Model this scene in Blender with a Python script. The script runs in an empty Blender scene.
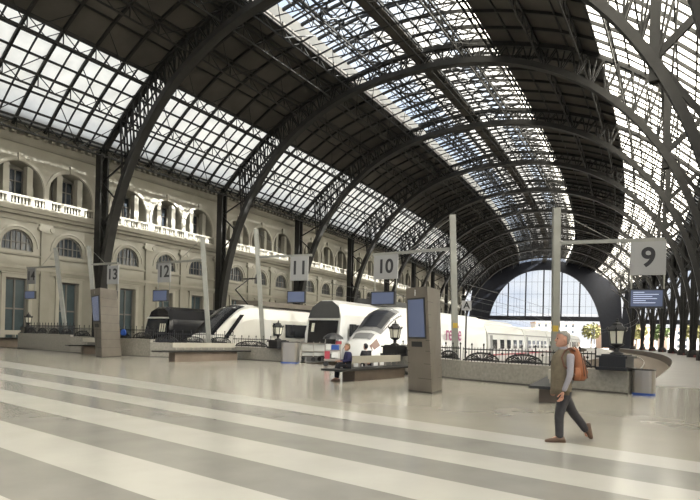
import bpy, bmesh, math, random
from mathutils import Vector, Matrix
random.seed(7)
S = bpy.context.scene
COL = S.collection
# ------------------------------------------------------------------ camera
F, HCY, ROLL, CH = 582.64, 336.95, math.atan(.025), 1.56
cam_d = bpy.data.cameras.new('camera'); cam = bpy.data.objects.new('camera', cam_d); COL.objects.link(cam)
cam.location = (0, 0, CH)
cam.rotation_euler = (math.pi / 2, ROLL, 0)
cam_d.sensor_width = 36; cam_d.lens = F / 700 * 36
cam_d.shift_y = (HCY - 250) / 700; cam_d.shift_x = 0
cam_d.clip_end = 3000
cam.rotation_mode = 'XYZ'
cam.matrix_world = Matrix.Translation((0, 0, CH)) @ Matrix.Rotation(math.pi / 2, 4, 'X') @ Matrix.Rotation(ROLL, 4, 'Z')
S.camera = cam
# ------------------------------------------------------------------ view + world + sun
S.view_settings.view_transform = 'Standard'; S.view_settings.look = 'None'
S.view_settings.gamma = 1; S.view_settings.exposure = .42
S.cycles.use_denoising = True
S.cycles.max_bounces = 9; S.cycles.diffuse_bounces = 5; S.cycles.transparent_max_bounces = 16
S.cycles.sample_clamp_indirect = 6
W_ = bpy.data.worlds.new('sky'); S.world = W_; W_.use_nodes = True
nt = W_.node_tree; nt.nodes.clear()
o = nt.nodes.new('ShaderNodeOutputWorld'); bg = nt.nodes.new('ShaderNodeBackground')
tc = nt.nodes.new('ShaderNodeTexCoord'); mp = nt.nodes.new('ShaderNodeMapping'); mp.inputs['Scale'].default_value = (1, 1, 2.6)
ns = nt.nodes.new('ShaderNodeTexNoise'); ns.inputs['Scale'].default_value = 3.2; ns.inputs['Detail'].default_value = 7
cr = nt.nodes.new('ShaderNodeValToRGB')
cr.color_ramp.elements[0].position = .36; cr.color_ramp.elements[0].color = (.40, .52, .74, 1)
cr.color_ramp.elements[1].position = .56; cr.color_ramp.elements[1].color = (.92, .93, .95, 1)
nt.links.new(tc.outputs['Generated'], mp.inputs[0]); nt.links.new(mp.outputs[0], ns.inputs['Vector'])
nt.links.new(ns.outputs['Fac'], cr.inputs[0]); nt.links.new(cr.outputs[0], bg.inputs[0])
bg.inputs[1].default_value = .85
nt.links.new(bg.outputs[0], o.inputs[0])
SUN_EL = math.radians(32.8)
sd = bpy.data.lights.new('sun', 'SUN'); sd.energy = 46; sd.angle = math.radians(.8); sd.color = (1, .965, .91)
sun = bpy.data.objects.new('sun', sd); COL.objects.link(sun)
# towards-sun direction: radially outward (right of the hall) at the first arches
_a = -.545
sdir = Vector((math.cos(_a) * math.cos(SUN_EL), math.sin(_a) * math.cos(SUN_EL), math.sin(SUN_EL)))
sun.rotation_euler = sdir.to_track_quat('Z', 'Y').to_euler(); sun.location = (30, 10, 60)

# ------------------------------------------------------------------ geometry of the curved hall
CX, CY, R0, TH1, DT = -553.85, 374.98, 644.15, -.5428, .0264
HW, HT, PN = 25.05, 27.9, 2.272
def th_of(i): return TH1 + DT * (i - 1)
def P(i, q, z=0):
    t = th_of(i); r = R0 + q
    return Vector((CX + r * math.cos(t), CY + r * math.sin(t), z))
def ray(x, y):
    a, b = x - 350, y - HCY; c, s = math.cos(ROLL), math.sin(ROLL)
    return Vector(((c * a + s * b) / F, 1, -(-s * a + c * b) / F))
def gr(x, y, z=0):                       # point on the level z seen at that spot of the photograph
    d = ray(x, y); k = (z - CH) / d.z
    return Vector((d.x * k, k, z))
def at(x, y, Y):
    d = ray(x, y); return Vector((d.x * Y, Y, CH + d.z * Y))
def iq(p):
    r = math.hypot(p.x - CX, p.y - CY); t = math.atan2(p.y - CY, p.x - CX)
    return (t - TH1) / DT + 1, r - R0

# ------------------------------------------------------------------ materials
def mat(name, col, rough=.6, metal=0, noise=0, nscale=4, spec=.5, bump=0, emis=None, estr=0, alpha=None, coords='Object'):
    m = bpy.data.materials.new(name); m.use_nodes = True; n = m.node_tree; b = n.nodes['Principled BSDF']
    b.inputs['Base Color'].default_value = (*col, 1); b.inputs['Roughness'].default_value = rough
    b.inputs['Metallic'].default_value = metal; b.inputs['Specular IOR Level'].default_value = spec
    if noise or bump:
        tcn = n.nodes.new('ShaderNodeTexCoord'); t = n.nodes.new('ShaderNodeTexNoise')
        t.inputs['Scale'].default_value = nscale; t.inputs['Detail'].default_value = 6
        n.links.new(tcn.outputs[coords], t.inputs['Vector'])
        if noise:
            r = n.nodes.new('ShaderNodeMapRange'); r.inputs[3].default_value = 1 - noise; r.inputs[4].default_value = 1 + noise
            mx = n.nodes.new('ShaderNodeVectorMath'); mx.operation = 'SCALE'; mx.inputs[0].default_value = col
            r.inputs[1].default_value = .3; r.inputs[2].default_value = .7
            n.links.new(t.outputs['Fac'], r.inputs[0]); n.links.new(r.outputs[0], mx.inputs['Scale'])
            n.links.new(mx.outputs[0], b.inputs['Base Color'])
        if bump:
            bp = n.nodes.new('ShaderNodeBump'); bp.inputs['Strength'].default_value = bump
            n.links.new(t.outputs['Fac'], bp.inputs['Height']); n.links.new(bp.outputs[0], b.inputs['Normal'])
    if emis:
        b.inputs['Emission Color'].default_value = (*emis, 1); b.inputs['Emission Strength'].default_value = estr
    return m
def glazing(name, tcol, transp, gloss=.06):
    m = bpy.data.materials.new(name); m.use_nodes = True; n = m.node_tree; n.nodes.clear()
    out = n.nodes.new('ShaderNodeOutputMaterial'); tr = n.nodes.new('ShaderNodeBsdfTranslucent'); tp = n.nodes.new('ShaderNodeBsdfTransparent')
    gl = n.nodes.new('ShaderNodeBsdfGlossy'); gl.inputs['Roughness'].default_value = .15
    m1 = n.nodes.new('ShaderNodeMixShader'); m2 = n.nodes.new('ShaderNodeMixShader')
    t = n.nodes.new('ShaderNodeTexNoise'); t.inputs['Scale'].default_value = .6; t.inputs['Detail'].default_value = 5
    tcn = n.nodes.new('ShaderNodeTexCoord'); n.links.new(tcn.outputs['Object'], t.inputs['Vector'])
    r = n.nodes.new('ShaderNodeMapRange'); r.inputs[1].default_value = .3; r.inputs[2].default_value = .7; r.inputs[3].default_value = .82; r.inputs[4].default_value = 1.05
    mx = n.nodes.new('ShaderNodeVectorMath'); mx.operation = 'SCALE'; mx.inputs[0].default_value = tcol
    n.links.new(t.outputs['Fac'], r.inputs[0]); n.links.new(r.outputs[0], mx.inputs['Scale']); n.links.new(mx.outputs[0], tr.inputs[0])
    tp.inputs[0].default_value = (.86, .9, .93, 1)
    m1.inputs[0].default_value = transp; n.links.new(tr.outputs[0], m1.inputs[1]); n.links.new(tp.outputs[0], m1.inputs[2])
    m2.inputs[0].default_value = gloss; n.links.new(m1.outputs[0], m2.inputs[1]); n.links.new(gl.outputs[0], m2.inputs[2])
    n.links.new(m2.outputs[0], out.inputs[0])
    return m
M = {}
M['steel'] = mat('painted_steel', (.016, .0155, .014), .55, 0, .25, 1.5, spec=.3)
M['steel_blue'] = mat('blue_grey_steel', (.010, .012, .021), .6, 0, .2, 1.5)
M['steel_lit'] = mat('lit_chord_steel', (.026, .025, .023), .55, 0, .2, 1.2, spec=.3)  # lighter copy of the steel, highlights on the chords put into its colour
M['roof_panel'] = mat('roof_panel', (.055, .049, .041), .8, 0, .3, .35)
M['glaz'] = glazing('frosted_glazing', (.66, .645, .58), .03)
M['glaz_clear'] = glazing('clear_glazing', (.5, .55, .6), .85, .05)
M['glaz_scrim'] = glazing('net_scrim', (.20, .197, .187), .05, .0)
M['glaz_left'] = glazing('brightened_frosted_glazing', (.97, .94, .83), .03)  # left panes: daylight brightness put into a paler glazing colour
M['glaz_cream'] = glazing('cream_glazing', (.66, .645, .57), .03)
M['glaz_end'] = glazing('end_glazing', (.5, .55, .7), .88, .04)
M['stone'] = mat('cream_stone', (.275, .258, .212), .8, 0, .08, .8)
M['stone_hi'] = mat('pale_stone', (.33, .31, .258), .8, 0, .06, .8)
M['dark_glass'] = mat('dark_window_glass', (.035, .042, .05), .12, 0, .2, 2)
M['blue_glass'] = mat('grey_blue_door_glass', (.055, .075, .082), .2, 0, .15, 1)
M['frame'] = mat('window_frame', (.13, .12, .105), .6)
M['beige'] = mat('floor_beige', (.335, .315, .27), .17, 0, .09, .5, spec=.6)
M['white_band'] = mat('floor_white', (.49, .48, .44), .17, 0, .05, 1.2, spec=.6)
M['grey_band'] = mat('floor_grey', (.27, .262, .24), .18, 0, .08, 1.5, spec=.6)
M['platform'] = mat('platform_paving', (.22, .21, .19), .4, 0, .1, 1)
M['platform_nine'] = mat('grey_platform_paving', (.17, .16, .145), .38, 0, .12, .6)
M['gravel'] = mat('track_gravel', (.13, .105, .08), .95, 0, .35, 6, bump=.3)
M['rail'] = mat('rail_steel', (.25, .22, .2), .35, .8)
M['granite'] = mat('grey_granite', (.25, .235, .205), .55, 0, .18, 9)
M['granite_dark'] = mat('dark_granite_edge', (.06, .055, .05), .3)
M['iron'] = mat('black_iron', (.012, .012, .013), .4)
M['bronze'] = mat('beige_metal', (.17, .15, .125), .42, .35, .08, 2)
M['bronze_dark'] = mat('beige_metal_seam', (.05, .045, .04), .5, .4)
M['bench_base'] = mat('bench_base_stone', (.13, .10, .075), .5, 0, .12, 3)
M['slab'] = mat('dark_seat_stone', (.012, .011, .01), .45, 0, .2, 5)
M['chrome'] = mat('brushed_steel', (.36, .33, .29), .32, .9)
M['galv'] = mat('grey_post_paint', (.25, .25, .225), .45, .3, .08, 3)
M['sign'] = mat('sign_grey', (.27, .27, .27), .5)
M['ink'] = mat('sign_ink', (.012, .012, .014), .5)
M['bezel'] = mat('monitor_bezel', (.02, .02, .022), .4)
M['screen'] = mat('monitor_glow', (.05, .06, .09), .25, emis=(.12, .15, .25), estr=.35)
M['text_glow'] = mat('monitor_text', (.3, .35, .45), .4, emis=(.5, .55, .7), estr=.5)
M['yellow'] = mat('yellow_sticker', (.45, .31, .04), .5)
M['white_paint'] = mat('train_white', (.60, .60, .585), .28, 0, .03, 1)
M['train_cream'] = mat('train_cream_white', (.56, .55, .51), .35, 0, .03, 1)
M['train_black'] = mat('train_black', (.012, .012, .014), .15)
M['roof_dark'] = mat('train_roof_grey', (.06, .06, .06), .4)
M['screen_black'] = mat('windscreen_black', (.015, .016, .02), .3)
M['train_grey'] = mat('train_grey', (.17, .17, .17), .35)
M['train_window'] = mat('train_window', (.02, .022, .028), .08)
M['panel_grey'] = mat('trolley_panel', (.33, .33, .31), .5); M['red'] = mat('red_paint', (.35, .05, .07), .4); M['boot'] = mat('dark_red_paint', (.10, .012, .012), .5)
M['purple'] = mat('purple_lettering', (.25, .02, .12), .4)
M['lamp_red'] = mat('headlamp_glass', (.16, .09, .07), .15)
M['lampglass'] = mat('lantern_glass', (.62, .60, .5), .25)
M['blue'] = mat('blue_plastic', (.015, .06, .27), .45)
M['skin'] = mat('skin', (.42, .22, .15), .55, 0, .08, 12)
M['hair'] = mat('grey_hair', (.22, .21, .19), .8, 0, .3, 30, bump=.4)
M['hair_brown'] = mat('brown_hair', (.16, .11, .06), .8, 0, .3, 30)
M['khaki'] = mat('khaki_vest', (.13, .105, .07), .85, 0, .15, 12, bump=.1)
M['shirt'] = mat('pale_shirt', (.27, .255, .28), .8, 0, .08, 14, bump=.1)
M['trousers'] = mat('dark_trousers', (.032, .03, .034), .85, 0, .2, 10, bump=.1)
M['leather'] = mat('orange_leather', (.25, .085, .032), .5, 0, .15, 10)
M['leather_dark'] = mat('brown_strap', (.10, .04, .02), .5)
M['shoe'] = mat('brown_shoe', (.09, .05, .03), .5)
M['black_cloth'] = mat('black_cloth', (.012, .012, .016), .9)
M['navy'] = mat('navy_cloth', (.02, .02, .07), .9)
M['eye'] = mat('eye', (.03, .02, .02), .2)
M['lips'] = mat('lips', (.30, .11, .09), .5)
M['leaf'] = mat('leaf', (.07, .10, .03), .8, 0, .4, 2)
M['leaf_y'] = mat('yellow_leaf', (.17, .165, .06), .8, 0, .4, 2)
M['bark'] = mat('bark', (.09, .07, .05), .9)
M['bld1'] = mat('pale_building', (.5, .47, .43), .8, 0, .1, .3)
M['bld2'] = mat('brick_building', (.38, .25, .17), .8, 0, .1, .3)
M['ground'] = mat('outdoor_ground', (.32, .31, .29), .9, 0, .15, .3)

# ------------------------------------------------------------------ mesh helpers
class MB:
    def __init__(s): s.v = []; s.f = []; s.mi = []; s.m = 0
    def q(s, *pts):
        n = len(s.v); s.v += [Vector(p) for p in pts]; s.f.append(tuple(range(n, n + len(pts)))); s.mi.append(s.m)
    def box8(s, c):
        n = len(s.v); s.v += [Vector(p) for p in c]
        for f in ((0, 3, 2, 1), (4, 5, 6, 7), (0, 1, 5, 4), (1, 2, 6, 5), (2, 3, 7, 6), (3, 0, 4, 7)):
            s.f.append(tuple(n + k for k in f)); s.mi.append(s.m)
    def box(s, c, d, rz=0):                 # centre, full sizes
        cz, sz = math.cos(rz), math.sin(rz); x, y, z = d[0] / 2, d[1] / 2, d[2] / 2; c = Vector(c)
        pts = []
        for k in (-z, z):
            for a, b in ((-x, -y), (x, -y), (x, y), (-x, y)):
                pts.append(c + Vector((a * cz - b * sz, a * sz + b * cz, k)))
        s.box8(pts)
    def bar(s, a, b, w, h=None, up=(0, 0, 1)):
        a, b = Vector(a), Vector(b); h = h or w; d = b - a
        if d.length < 1e-6: return
        d.normalize(); up = Vector(up)
        if abs(d.dot(up)) > .98: up = Vector((1, 0, 0)) if abs(d.x) < .9 else Vector((0, 1, 0))
        x = d.cross(up).normalized(); y = x.cross(d).normalized(); x = x * w / 2; y = y * h / 2
        s.box8([a - x - y, a + x - y, a + x + y, a - x + y, b - x - y, b + x - y, b + x + y, b - x + y])
    def tube(s, pts, rs, n=8, cap=True):
        pts = [Vector(p) for p in pts]
        if not hasattr(rs, '__len__'): rs = [rs] * len(pts)
        base = len(s.v); prev = None
        for k, p in enumerate(pts):
            d = (pts[min(k + 1, len(pts) - 1)] - pts[max(k - 1, 0)]).normalized()
            u = prev if prev else (Vector((0, 0, 1)) if abs(d.z) < .9 else Vector((1, 0, 0)))
            x = d.cross(u)
            if x.length < 1e-5: x = d.cross(Vector((0, 1, .01)))
            x.normalize(); y = x.cross(d).normalized(); prev = y
            for j in range(n):
                t = 2 * math.pi * j / n; s.v.append(p + (x * math.cos(t) + y * math.sin(t)) * rs[k])
        for k in range(len(pts) - 1):
            for j in range(n):
                a = base + k * n + j; b = base + k * n + (j + 1) % n
                s.f.append((a, b, b + n, a + n)); s.mi.append(s.m)
        if cap:
            s.f.append(tuple(base + j for j in range(n))[::-1]); s.mi.append(s.m)
            e = base + (len(pts) - 1) * n; s.f.append(tuple(e + j for j in range(n))); s.mi.append(s.m)
    def lathe(s, c, prof, n=12, rot=0):     # prof: (radius, z)
        c = Vector(c); base = len(s.v)
        for r, z in prof:
            for j in range(n):
                t = 2 * math.pi * j / n + rot; s.v.append(c + Vector((r * math.cos(t), r * math.sin(t), z)))
        for k in range(len(prof) - 1):
            for j in range(n):
                a = base + k * n + j; b = base + k * n + (j + 1) % n
                s.f.append((a, b, b + n, a + n)); s.mi.append(s.m)
        s.f.append(tuple(base + j for j in range(n))[::-1]); s.mi.append(s.m)
        e = base + (len(prof) - 1) * n; s.f.append(tuple(e + j for j in range(n))); s.mi.append(s.m)
    def loft(s, secs, cap=True):            # sections with equal point counts, closed rings
        base = len(s.v); n = len(secs[0])
        for r in secs: s.v += [Vector(p) for p in r]
        for k in range(len(secs) - 1):
            for j in range(n):
                a = base + k * n + j; b = base + k * n + (j + 1) % n
                s.f.append((a, b, b + n, a + n)); s.mi.append(s.m)
        if cap:
            s.f.append(tuple(base + j for j in range(n))[::-1]); s.mi.append(s.m)
            e = base + (len(secs) - 1) * n; s.f.append(tuple(e + j for j in range(n))); s.mi.append(s.m)
    def build(s, name, m, parent=None, smooth=False, loc=None, fix=True):
        """m: a material or a list; vertices are in world space, made relative to loc / the parent's origin."""
        me = bpy.data.meshes.new(name)
        if parent is not None:
            off = parent.matrix_world.translation if not parent.get('_loc') else Vector(parent['_loc'])
            off = Vector(off)
        else: off = Vector(loc) if loc is not None else Vector((0, 0, 0))
        me.from_pydata([tuple(v - off) for v in s.v], [], s.f)
        for x in (m if isinstance(m, (list, tuple)) else [m]): me.materials.append(x)
        if any(s.mi): me.polygons.foreach_set('material_index', s.mi)
        if fix:
            bm = bmesh.new(); bm.from_mesh(me); bmesh.ops.recalc_face_normals(bm, faces=bm.faces); bm.to_mesh(me); bm.free()
        if smooth: me.polygons.foreach_set('use_smooth', [True] * len(me.polygons))
        ob = bpy.data.objects.new(name, me); COL.objects.link(ob)
        if parent is not None:
            ob.parent = parent
            wl = world_loc.get(parent.name, Vector((0, 0, 0))); world_loc[ob.name] = wl
        else:
            ob.location = off; world_loc[ob.name] = off
        return ob
world_loc = {}
_ob = MB.build
def build(s, name, m, parent=None, smooth=False, loc=None, fix=True):
    if parent is not None:
        off = world_loc.get(parent.name, Vector((0, 0, 0)))
        for k in range(len(s.v)): s.v[k] = s.v[k] - off
    me_parent = parent
    me = bpy.data.meshes.new(name); off2 = Vector(loc) if (loc is not None and parent is None) else Vector((0, 0, 0))
    me.from_pydata([tuple(v - off2) for v in s.v], [], s.f)
    for x in (m if isinstance(m, (list, tuple)) else [m]): me.materials.append(x)
    if any(s.mi): me.polygons.foreach_set('material_index', s.mi)
    if fix:
        bm = bmesh.new(); bm.from_mesh(me); bmesh.ops.recalc_face_normals(bm, faces=bm.faces); bm.to_mesh(me); bm.free()
    if smooth: me.polygons.foreach_set('use_smooth', [True] * len(me.polygons))
    ob = bpy.data.objects.new(name, me); COL.objects.link(ob)
    if me_parent is not None:
        ob.parent = me_parent; world_loc[ob.name] = world_loc.get(me_parent.name, Vector((0, 0, 0)))
    else:
        ob.location = off2; world_loc[ob.name] = off2
    return ob
MB.build = build
def thing(name, label, cat, loc=(0, 0, 0), group=None):
    o = bpy.data.objects.new(name, None); COL.objects.link(o); o.location = loc; o.empty_display_size = .3
    world_loc[o.name] = Vector(loc); o['label'] = label; o['category'] = cat
    if group: o['group'] = group
    return o
def tag(o, label, cat, group=None):
    o['label'] = label; o['category'] = cat
    if group: o['group'] = group
    return o
def structure(o): o['kind'] = 'structure'; return o
def dup(root, loc=None, rz=None, label=None):
    r = root.copy(); COL.objects.link(r)
    if loc is not None: r.location = loc
    if rz is not None: r.rotation_euler = (0, 0, rz)
    if label: r['label'] = label
    for ch in root.children:
        c = ch.copy(); COL.objects.link(c); c.parent = r
        for g_ in ch.children:
            d = g_.copy(); COL.objects.link(d); d.parent = c
    return r
def text(body, size, m, p, xdir, updir, parent=None, name='lettering', extrude=.004, bold=0):
    cu = bpy.data.curves.new(name, 'FONT'); cu.body = body; cu.size = size; cu.align_x = 'CENTER'; cu.align_y = 'CENTER'
    cu.extrude = extrude; cu.offset = bold
    tmp = bpy.data.objects.new('tmp', cu); COL.objects.link(tmp)
    dg = bpy.context.evaluated_depsgraph_get(); me = bpy.data.meshes.new_from_object(tmp.evaluated_get(dg))
    bpy.data.objects.remove(tmp); bpy.data.curves.remove(cu)
    x = Vector(xdir).normalized(); u = Vector(updir).normalized(); z = x.cross(u).normalized(); u = z.cross(x)
    mt = Matrix((x, u, z)).transposed().to_4x4(); mt.translation = Vector(p)
    me.transform(mt)
    off = world_loc.get(parent.name, Vector((0, 0, 0))) if parent else Vector((0, 0, 0))
    me.transform(Matrix.Translation(-off)); me.materials.clear(); me.materials.append(m)
    ob = bpy.data.objects.new(name, me); COL.objects.link(ob)
    if parent: ob.parent = parent; world_loc[ob.name] = off
    return ob

# ------------------------------------------------------------------ hall profiles
_OP = [(0, 29.5), (4, 29.2), (8, 28.4), (12, 27.3), (15, 26.1), (18.3, 24.2), (22, 21.3), (25.3, 18.2), (29, 14.4)]
def zo(u):                                # outer (roof) profile
    a = abs(u)
    for k in range(len(_OP) - 1):
        if a <= _OP[k + 1][0]:
            x0, y0 = _OP[k - 1] if k else (-4, 29.2); x1, y1 = _OP[k]; x2, y2 = _OP[k + 1]
            x3, y3 = _OP[k + 2] if k + 2 < len(_OP) else (32, 10.6)
            t = (a - x1) / (x2 - x1); m1 = (y2 - y0) / (x2 - x0) * (x2 - x1); m2 = (y3 - y1) / (x3 - x1) * (x2 - x1)
            return (2 * t**3 - 3 * t * t + 1) * y1 + (t**3 - 2 * t * t + t) * m1 + (-2 * t**3 + 3 * t * t) * y2 + (t**3 - t * t) * m2
    return 14
def inner(t, sc=1, hc=1):
    c, s_ = math.cos(t), math.sin(t)
    return -math.copysign(abs(c) ** (2 / PN), c) * HW * sc, abs(s_) ** (2 / PN) * HT * hc
I0, I1 = -3.2, 11.2

# ------------------------------------------------------------------ ground, floor, tracks
WALLP = [gr(628, 394.5), gr(555, 386.5), gr(460, 379.7), gr(385, 369.5), gr(297, 362.6), gr(281, 361.5), gr(230, 359), gr(150, 357), gr(70, 352.5), Vector((-26.5, 46.5, 0)), Vector((-36, 54, 0))]
WQ = sorted([(iq(p)[1], iq(p)[0]) for p in WALLP])
def iw(q):
    if q <= WQ[0][0]: return WQ[0][1]
    for k in range(len(WQ) - 1):
        if q <= WQ[k + 1][0]:
            t = (q - WQ[k][0]) / (WQ[k + 1][0] - WQ[k][0]); return WQ[k][1] * (1 - t) + WQ[k + 1][1] * t
    return WQ[-1][1]
def polar_sheet(mb, i0, i1, q0, q1, z, di=.25, dq=4):
    ni = max(1, round((i1 - i0) / di)); nq = max(1, round((q1 - q0) / dq))
    for a in range(ni):
        for b in range(nq):
            ia, ib = i0 + (i1 - i0) * a / ni, i0 + (i1 - i0) * (a + 1) / ni
            qa, qb = q0 + (q1 - q0) * b / nq, q0 + (q1 - q0) * (b + 1) / nq
            mb.q(P(ia, qa, z), P(ia, qb, z), P(ib, qb, z), P(ib, qa, z))
fl = MB()
q = -27.0
while q < 75:
    q2 = min(q + 1, 75); e1, e2 = (iw(q), iw(q2)) if q < 22 else (I1 + .3, I1 + .3)
    for k in range(12): fl.q(P(-3 + k * .25, q), P(-3 + k * .25, q2), P(-2.75 + k * .25, q2), P(-2.75 + k * .25, q))
    n = 2 if q < 22 else 24
    for k in range(n):
        fl.q(P(e1 * k / n, q), P(e2 * k / n, q2), P(e2 * (k + 1) / n, q2), P(e1 * (k + 1) / n, q))
    q = q2
floor = structure(fl.build('floor', M['beige']))
def fline(y0, sl, x): return y0 + sl * x
BANDS = [((360.5, .1455), (366.5, .153)), ((373.4, .169), (379.4, .1855)), ((389, .2045), (401.6, .236)), ((420.5, .275), (447.5, .336)), ((495.5, .42), (560, .56))]
def band(e1, e2, m, z):
    b = MB(); xs = [-70, 60, 190, 320, 450, 580, 700, 800]
    for k in range(len(xs) - 1):
        x0, x1 = xs[k], xs[k + 1]
        pts = [gr(x0, fline(*e1, x0), 0), gr(x1, fline(*e1, x1), 0), gr(x1, fline(*e2, x1), 0), gr(x0, fline(*e2, x0), 0)]
        b.q(*[p + Vector((0, 0, z)) for p in pts])
        if k == 0:                            # the bands run on out of the photograph
            e0, e1_ = (pts[0] - pts[1]).normalized() * 9, (pts[3] - pts[2]).normalized() * 9
            b.q(*[p + Vector((0, 0, z)) for p in (pts[0] + e0, pts[0], pts[3], pts[3] + e1_)])
    return b.build('floor_band', m, floor)
for k, (e1, e2) in enumerate(BANDS):
    band(e1, e2, M['white_band'], .003)
    if k < len(BANDS) - 1: band(e2, BANDS[k + 1][0], M['grey_band'], .002)
# platforms and track beds beyond the concourse wall
PLAT = [(-27, -15.6), (-10.8, -6.2), (-.1, .0), (10.2, 15.4)]
TRK = [(-15.6, -10.8), (-6.2, 4.2), (4.2, 10.2), (15.4, 22)]
pn = 1
for a, b in PLAT:
    if b - a < 1: continue
    m_ = MB(); i_s = max(iw(a), iw(b)) ; polar_sheet(m_, min(iw(a), iw(b)) + .02, I1 + .3, a, b, .0)
    o = m_.build('floor_platform', M['platform']); structure(o)
for a, b in TRK:
    m_ = MB(); polar_sheet(m_, min(iw(a), iw(b)), I1 + 12, a, b, -.5 if b < 5 else -1.0)
    for qq in (a, b):
        for k in range(24):
            ia = iw(qq) + (I1 + .3 - iw(qq)) * k / 24; ib = iw(qq) + (I1 + .3 - iw(qq)) * (k + 1) / 24
            m_.q(P(ia, qq, -1), P(ib, qq, -1), P(ib, qq, 0), P(ia, qq, 0))
    structure(m_.build('floor_track_bed', M['gravel'], fix=False))
m_ = MB(); polar_sheet(m_, .42, I1 + .2, 22.05, 50, .006); structure(m_.build('floor_platform', M['platform_nine']))
r_ = MB()
for qc in (-13.2, -3.7, 1.8, 7.35, 18.6):
    for s_ in (-.72, .72):
        for k in range(60):
            zr = -.4 if qc < 4 else -.9; r_.bar(P(.8 + k * .35, qc + s_, zr), P(.8 + (k + 1) * .35, qc + s_, zr), .08, .16)
structure(r_.build('trim_rails', M['rail']))
gd = MB(); gd.q((-900, -60, -1.05), (1200, -60, -1.05), (1200, 1500, -1.05), (-900, 1500, -1.05))
structure(gd.build('ground', M['ground']))

# ------------------------------------------------------------------ facade along the left side
RQ = -HW - 2.0                               # q of the facade face
DI = DT * (R0 + RQ)                          # metres per i along it
GROUPS = [-.74, .275, 1.28, 2.31, 3.39, 4.44, 5.48, 6.52, 7.56, 8.60, 9.64, 10.68]
CENT = [g0 + d for g0 in GROUPS for d in (0, .31, .605)]
wl = MB()
UPW, UPZ0, UPS = 2.15, 12.2, 13.9            # half width, sill, spring
LNW, LNZ0, LNS = 1.36, 8.35, 8.8
DRW, DRZ1 = .95, 5.95
def opens(s, c):
    """open intervals (z0, z1, depth) of the wall at distance s from the bay centre"""
    r = []
    if abs(s) < DRW: r.append((0, DRZ1))
    if abs(s) < LNW: r.append((LNZ0, LNS + math.sqrt(LNW**2 - s * s)))
    if abs(s) < UPW: r.append((UPZ0, UPS + math.sqrt(UPW**2 - s * s)))
    return r
WTOP = 19.4
def wp(i, z, dep=0): return P(i, RQ - dep, z)
def wall_fill(i0, i1, z0, z1):
    wl.q(wp(i0, z0), wp(i1, z0), wp(i1, z1), wp(i0, z1))
edges = []
prev_i = -3.2
for ci, c in enumerate(CENT):
    a = c - UPW / DI; b = c + UPW / DI
    wall_fill(prev_i, a, 0, WTOP); prev_i = b
    n = 22 if ci < 14 else 12
    # cosine spacing plus the exact jambs of each opening
    xs = sorted(set([round(-UPW * math.cos(math.pi * k / n), 4) for k in range(n + 1)] + [-LNW, LNW, -DRW, DRW] + [round(LNW * math.cos(math.pi * k / 12), 4) for k in range(13)]))
    for k in range(len(xs) - 1):
        s0, s1 = xs[k], xs[k + 1]; mid = (s0 + s1) / 2
        if s1 - s0 < 1e-3: continue
        i0, i1 = c + s0 / DI, c + s1 / DI; lo0 = lo1 = 0
        e = 1e-5
        A = opens(s0 + e if s0 < mid else s0, c); B = opens(s1 - e, c); Mm = opens(mid, c)
        A = opens(s0 + e, c)
        for j in range(len(Mm)):
            a0, a1 = A[j]; b0, b1 = B[j]
            if a0 > lo0 + 1e-3: wl.q(wp(i0, lo0), wp(i1, lo1), wp(i1, b0), wp(i0, a0))
            dep = 1.5 if a0 == UPZ0 else (.35 if a0 == LNZ0 else .5)
            wl.q(wp(i0, a1), wp(i1, b1), wp(i1, b1, dep), wp(i0, a1, dep))
            if a0 > 0: wl.q(wp(i0, a0), wp(i1, b0), wp(i1, b0, dep), wp(i0, a0, dep))
            lo0, lo1 = a1, b1
        wl.q(wp(i0, lo0), wp(i1, lo1), wp(i1, WTOP), wp(i0, WTOP))
    for hw, z0, z1, dep in ((DRW, 0, DRZ1, .5), (LNW, LNZ0, LNS, .35), (UPW, UPZ0, UPS, 1.5)):
        for sg in (-1, 1):
            ii = c + sg * hw / DI; wl.q(wp(ii, z0), wp(ii, z1), wp(ii, z1, dep), wp(ii, z0, dep))
wall_fill(prev_i, I1 + .5, 0, WTOP)
wall = structure(wl.build('wall_left', M['stone'], fix=False))
# backing inside the openings
bk = MB()
for k in range(54):
    ia = -3.2 + 14.5 * k / 54; ib = -3.2 + 14.5 * (k + 1) / 54
    bk.q(wp(ia, 11.5, 1.55), wp(ib, 11.5, 1.55), wp(ib, WTOP, 1.55), wp(ia, WTOP, 1.55))
    bk.q(wp(ia, 12.15, 0), wp(ib, 12.15, 0), wp(ib, 12.15, 1.55), wp(ia, 12.15, 1.55))
    bk.q(wp(ia, 0, 2.5), wp(ib, 0, 2.5), wp(ib, WTOP, 2.5), wp(ia, WTOP, 2.5))
bk.build('loggia_back', M['stone'], wall, fix=False)
def course(name, z0, z1, dep, m=M['stone'], n=80):
    b = MB()
    for k in range(n):
        ia = -3.2 + 14.5 * k / n; ib = -3.2 + 14.5 * (k + 1) / n
        b.box8([wp(ia, z0, 0), wp(ia, z0, -dep), wp(ib, z0, -dep), wp(ib, z0, 0), wp(ia, z1, 0), wp(ia, z1, -dep - .05), wp(ib, z1, -dep - .05), wp(ib, z1, 0)])
    return b.build(name, m, wall)
course('cornice', 19.05, 19.4, .9, M['stone_hi']); course('cornice', 18.75, 19.05, .55)
course('cornice', 17.6, 17.8, .15); course('string_course', 6.75, 7.0, .28, M['stone_hi']); course('string_course', 6.45, 6.75, .12)
course('cornice', 11.75, 12.15, .55, M['stone_hi']); course('cornice', 11.45, 11.75, .3); course('string_course', 10.95, 11.1, .12)
course('string_course', 7.95, 8.1, .14)
dn = MB()                                    # dentils under the top cornice
k = -1.5
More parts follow.
